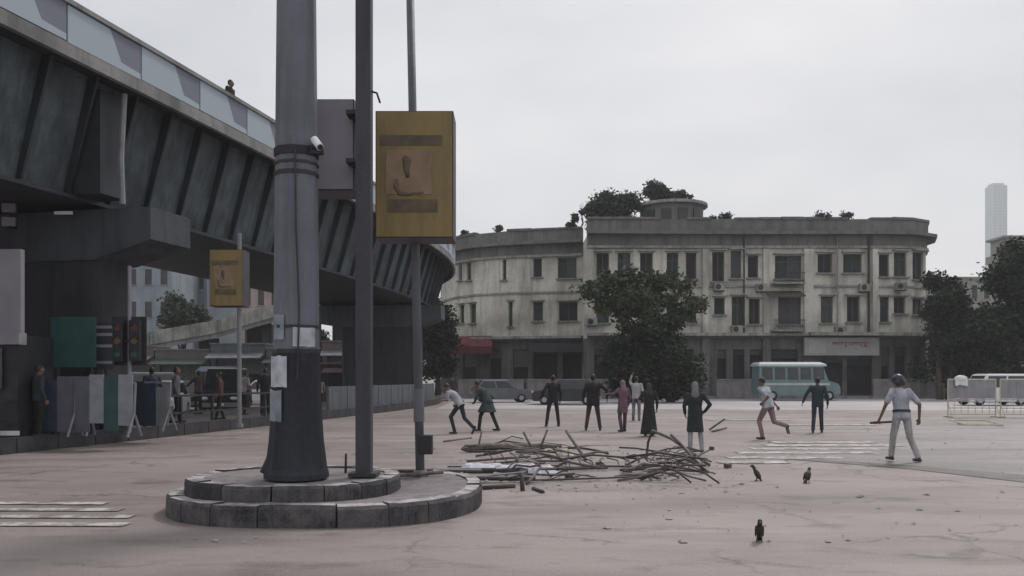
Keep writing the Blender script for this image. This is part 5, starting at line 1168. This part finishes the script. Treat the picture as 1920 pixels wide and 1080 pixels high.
person('woman in grey headscarf, long dark kurta and pale trousers, hand on hip', (PX(1303, 18.6), 18.6, .006), R(-6), 1.56,
       dict(elR=(.34, -.10, 1.16), wrR=(.22, .0, .98), elL=(-.25, .0, 1.12), wrL=(-.22, .12, .93), anR=(.17, -.02, .085), knR=(.13, .03, .49)), shirt=cloth('charcoal kurta', (.028, .032, .036)), hem=-.42, flare=1.08, skirt=True, pants=cloth('pale trousers', (.34, .33, .36)), scarf=cloth('grey scarf', (.17, .165, .16)))
person('running man in loose pale shirt with one leg kicked up behind', (PX(1440, 22.6), 22.6, .006), R(38), 1.70,
       dict(knL=(-.08, .22, .52), anL=(-.10, .10, .10), knR=(.10, -.12, .50), anR=(.12, -.52, .40), elL=(-.30, -.22, 1.16), wrL=(-.26, -.02, 1.0), elR=(.28, .12, 1.10), wrR=(.26, -.10, .90)),
       lean=(0, .14, -.02), shirt=cloth('pale blue shirt', (.36, .40, .43)), sleeve='short', pants=cloth('rose brown trousers', (.25, .165, .17)), wide=1.12, toes={'R': (0, -.35, -1), 'L': (0, 1, 0)}, shoe=M_black)
person('man in dark clothes walking away towards the minibus', (PX(1533, 25.4), 25.4, .006), R(-15), 1.68, dict(anL=(-.14, -.12, .09), anR=(.13, .12, .09), elL=(-.34, -.06, 1.14), wrL=(-.42, .0, .93), elR=(.27, -.12, 1.12), wrR=(.28, -.05, .86)),
       shirt=cloth('dark teal shirt', (.030, .042, .050)), pants=cloth('dark blue trousers', (.04, .045, .06)), hem=-.14)
person('person in pale shirt running bent forward beside the dark green bundle carrier', (PX(862, 24.9), 24.9, .006), R(68), 1.62,
       dict(knL=(-.09, .26, .55), anL=(-.1, .12, .10), knR=(.09, -.12, .50), anR=(.1, -.42, .22), elL=(-.28, .28, 1.05), wrL=(-.22, .44, 1.05), elR=(.26, .0, 1.0), wrR=(.24, .2, .92)),
       lean=(0, .34, -.10), shirt=cloth('pale grey shirt', (.31, .31, .35)), sleeve='short', pants=cloth('dark navy trousers', (.032, .034, .05)), toes={'R': (0, .5, -1)})
person('stooping person wrapped in loose dark green clothing moving left', (PX(914, 26.2), 26.2, .006), R(60), 1.66,
       dict(knL=(-.12, .18, .5), anL=(-.12, .24, .09), knR=(.12, -.12, .50), anR=(.14, -.30, .10), elL=(-.30, .22, 1.06), wrL=(-.2, .36, .92), elR=(.34, .02, 1.06), wrR=(.26, .2, .90)),
       lean=(0, .28, -.08), shirt=cloth('dark green cloth', (.035, .05, .052)), hem=-.32, flare=1.35, skirt=True, wide=1.3, pants=cloth('charcoal trousers', (.03, .03, .036)))
person('man in black top and dark trousers standing legs apart', (PX(1037, 28.7), 28.7, .006), R(10), 1.74, dict(anL=(-.22, 0, .085), anR=(.2, .04, .085), knL=(-.16, .03, .49), knR=(.15, .03, .49), elL=(-.34, -.04, 1.14), wrL=(-.40, .04, .93)),
       shirt=cloth('black top', (.018, .018, .022)), pants=cloth('plum black trousers', (.035, .025, .032)), hem=-.15)
person('broad man in dark jacket and maroon trousers with arm reaching sideways', (PX(1112, 26.5), 26.5, .006), R(-8), 1.76, dict(anL=(-.21, 0, .085), anR=(.21, .03, .085), knL=(-.15, .03, .49), knR=(.15, .03, .49), elR=(.40, .02, 1.22), wrR=(.42, .05, .96), elL=(-.29, 0, 1.12), wrL=(-.30, .05, .88)),
       shirt=cloth('black jacket', (.020, .018, .022)), pants=cloth('maroon trousers', (.070, .038, .050)), hem=-.18, wide=1.15)
person('person in plum pink tunic and trousers reaching towards the broad man', (PX(1168, 25.9), 25.9, .006), R(30), 1.58, dict(elL=(-.34, .04, 1.24), wrL=(-.58, .08, 1.24), anL=(-.10, -.06, .085), anR=(.14, .10, .085)),
       shirt=cloth('plum pink tunic', (.145, .085, .115)), hem=-.30, skirt=True, flare=1.02, pants=cloth('plum trousers', (.10, .055, .08)), scarf=cloth('pinkish scarf', (.20, .14, .165)))
person('person in pale top half hidden behind the robed figure', (PX(1193, 32.5), 32.5, .006), R(-20), 1.70, dict(elL=(-.26, .1, 1.5), wrL=(-.2, .12, 1.74)), shirt=cloth('light top', (.36, .37, .38)), pants=cloth('grey trousers', (.15, .15, .18)))
person('figure in floor length dark robe widening at the hem', (PX(1217, 24.0), 24.0, .006), R(0), 1.50, dict(elL=(-.30, .0, 1.2), wrL=(-.18, .22, 1.26)), shirt=cloth('dark olive robe', (.024, .026, .024)), hem=-.86, flare=1.5, skirt=True, pants=cloth('black trousers', (.02, .02, .02)), scarf=cloth('dark brown scarf', (.05, .042, .042)))
person('man in pale shirt and dark trousers behind the black railing', (PX(455, 31), 31, .302), R(-30), 1.62, dict(elL=(-.27, .1, 1.14), wrL=(-.2, .3, 1.05)), lean=(0, .1, -.02), shirt=cloth('dusty pink shirt', (.30, .27, .28)), sleeve='short', pants=cloth('black trousers', (.02, .02, .02)))
person('man in black clothes standing beside the mast under the flyover', (PX(494, 30), 30.2, .302), R(20), 1.70, None, shirt=cloth('black top', (.018, .018, .022)), pants=cloth('black trousers', (.02, .02, .02)))
person('man in maroon shirt near the white car under the flyover', (PX(372, 31.5), 31.5, .302), R(60), 1.62, dict(elL=(-.3, .2, 1.15), wrL=(-.22, .4, 1.1)), shirt=cloth('dull maroon shirt', (.075, .045, .05)), pants=cloth('black trousers', (.02, .02, .02)))
person('man in dark teal clothes by the teal board', (PX(72, 19.4), 19.4, .302), R(-40), 1.66, None, shirt=cloth('dark teal shirt', (.030, .042, .050)), pants=cloth('black trousers', (.02, .02, .02)))
for lab, px, Y, z, rz, h, sh, pa in (('man in dark blue shirt leaning near the signal pole', 285, 23.5, .302, 40, 1.66, (.03, .036, .06), (.02, .02, .024)),
        ('man in grey shirt standing on the median by the railing', 330, 25.5, .302, -70, 1.68, (.12, .12, .13), (.025, .025, .03)),
        ('woman in dark red clothes on the median near the small sign pole', 412, 27.5, .302, 100, 1.55, (.08, .035, .04), (.04, .02, .022)),
        ('man in charcoal clothes behind the low wall under the flyover', 628, 44, .004, -20, 1.70, (.03, .03, .035), (.02, .02, .024)),
        ('man in pale shirt by the low wall under the far span', 660, 47, .004, 30, 1.68, (.30, .30, .32), (.03, .03, .036)),
        ('man in brown shirt standing before the red awning', 850, 60, .012, 160, 1.70, (.08, .06, .05), (.02, .02, .024)),
        ('woman in dark shawl walking beside the boundary wall', 985, 63, .012, 95, 1.58, (.05, .05, .06), (.03, .03, .03))):
    if z < .1 and px < 800: px = px - 60
    person(lab, (PX(px, Y), Y, z), R(rz), h, dict(anL=(-.12, .10, .088), anR=(.12, -.12, .088)), shirt=cloth('plain %d' % px, sh), pants=cloth('plain dark %d' % px, pa), hem=-.12)
p, T, N = station(station_at_y(26.2))
person('onlooker with head above the parapet on the flyover', (p.x + N.x * 1.0, p.y + N.y * 1.0, ZT + .262), R(-100), 1.62, None, shirt=cloth('black top', (.018, .018, .022)), pants=cloth('black trousers', (.02, .02, .02)))
# turn the generated figures into plain meshes
dg = bpy.context.evaluated_depsgraph_get()
for o in REMESH:
    me = bpy.data.meshes.new_from_object(o.evaluated_get(dg)); old = o.data; mts = list(old.materials); o.modifiers.clear(); o.data = me; me.name = o.name
    if len(me.materials) == 0:
        for m in mts: me.materials.append(m)
    me.polygons.foreach_set('use_smooth', [True] * len(me.polygons)); bpy.data.meshes.remove(old)
for o in list(bpy.data.objects):
    if '_j' in o: del o['_j']

# ================================================================ HAZE
M_haze = bpy.data.materials.new('haze'); M_haze.use_nodes = True; hn = M_haze.node_tree.nodes; hl = M_haze.node_tree.links; hn.clear()
ho = hn.new('ShaderNodeOutputMaterial'); hv = hn.new('ShaderNodeVolumePrincipled'); hv.inputs['Density'].default_value = .0005; hv.inputs['Color'].default_value = (.88, .91, .94, 1); hv.inputs['Anisotropy'].default_value = .2
hl.new(hv.outputs[0], ho.inputs['Volume'])
b = MB(); b.box((0, 600, 138), (3040, 1840, 278)); tag(b.build('haze', M_haze), kind='stuff')
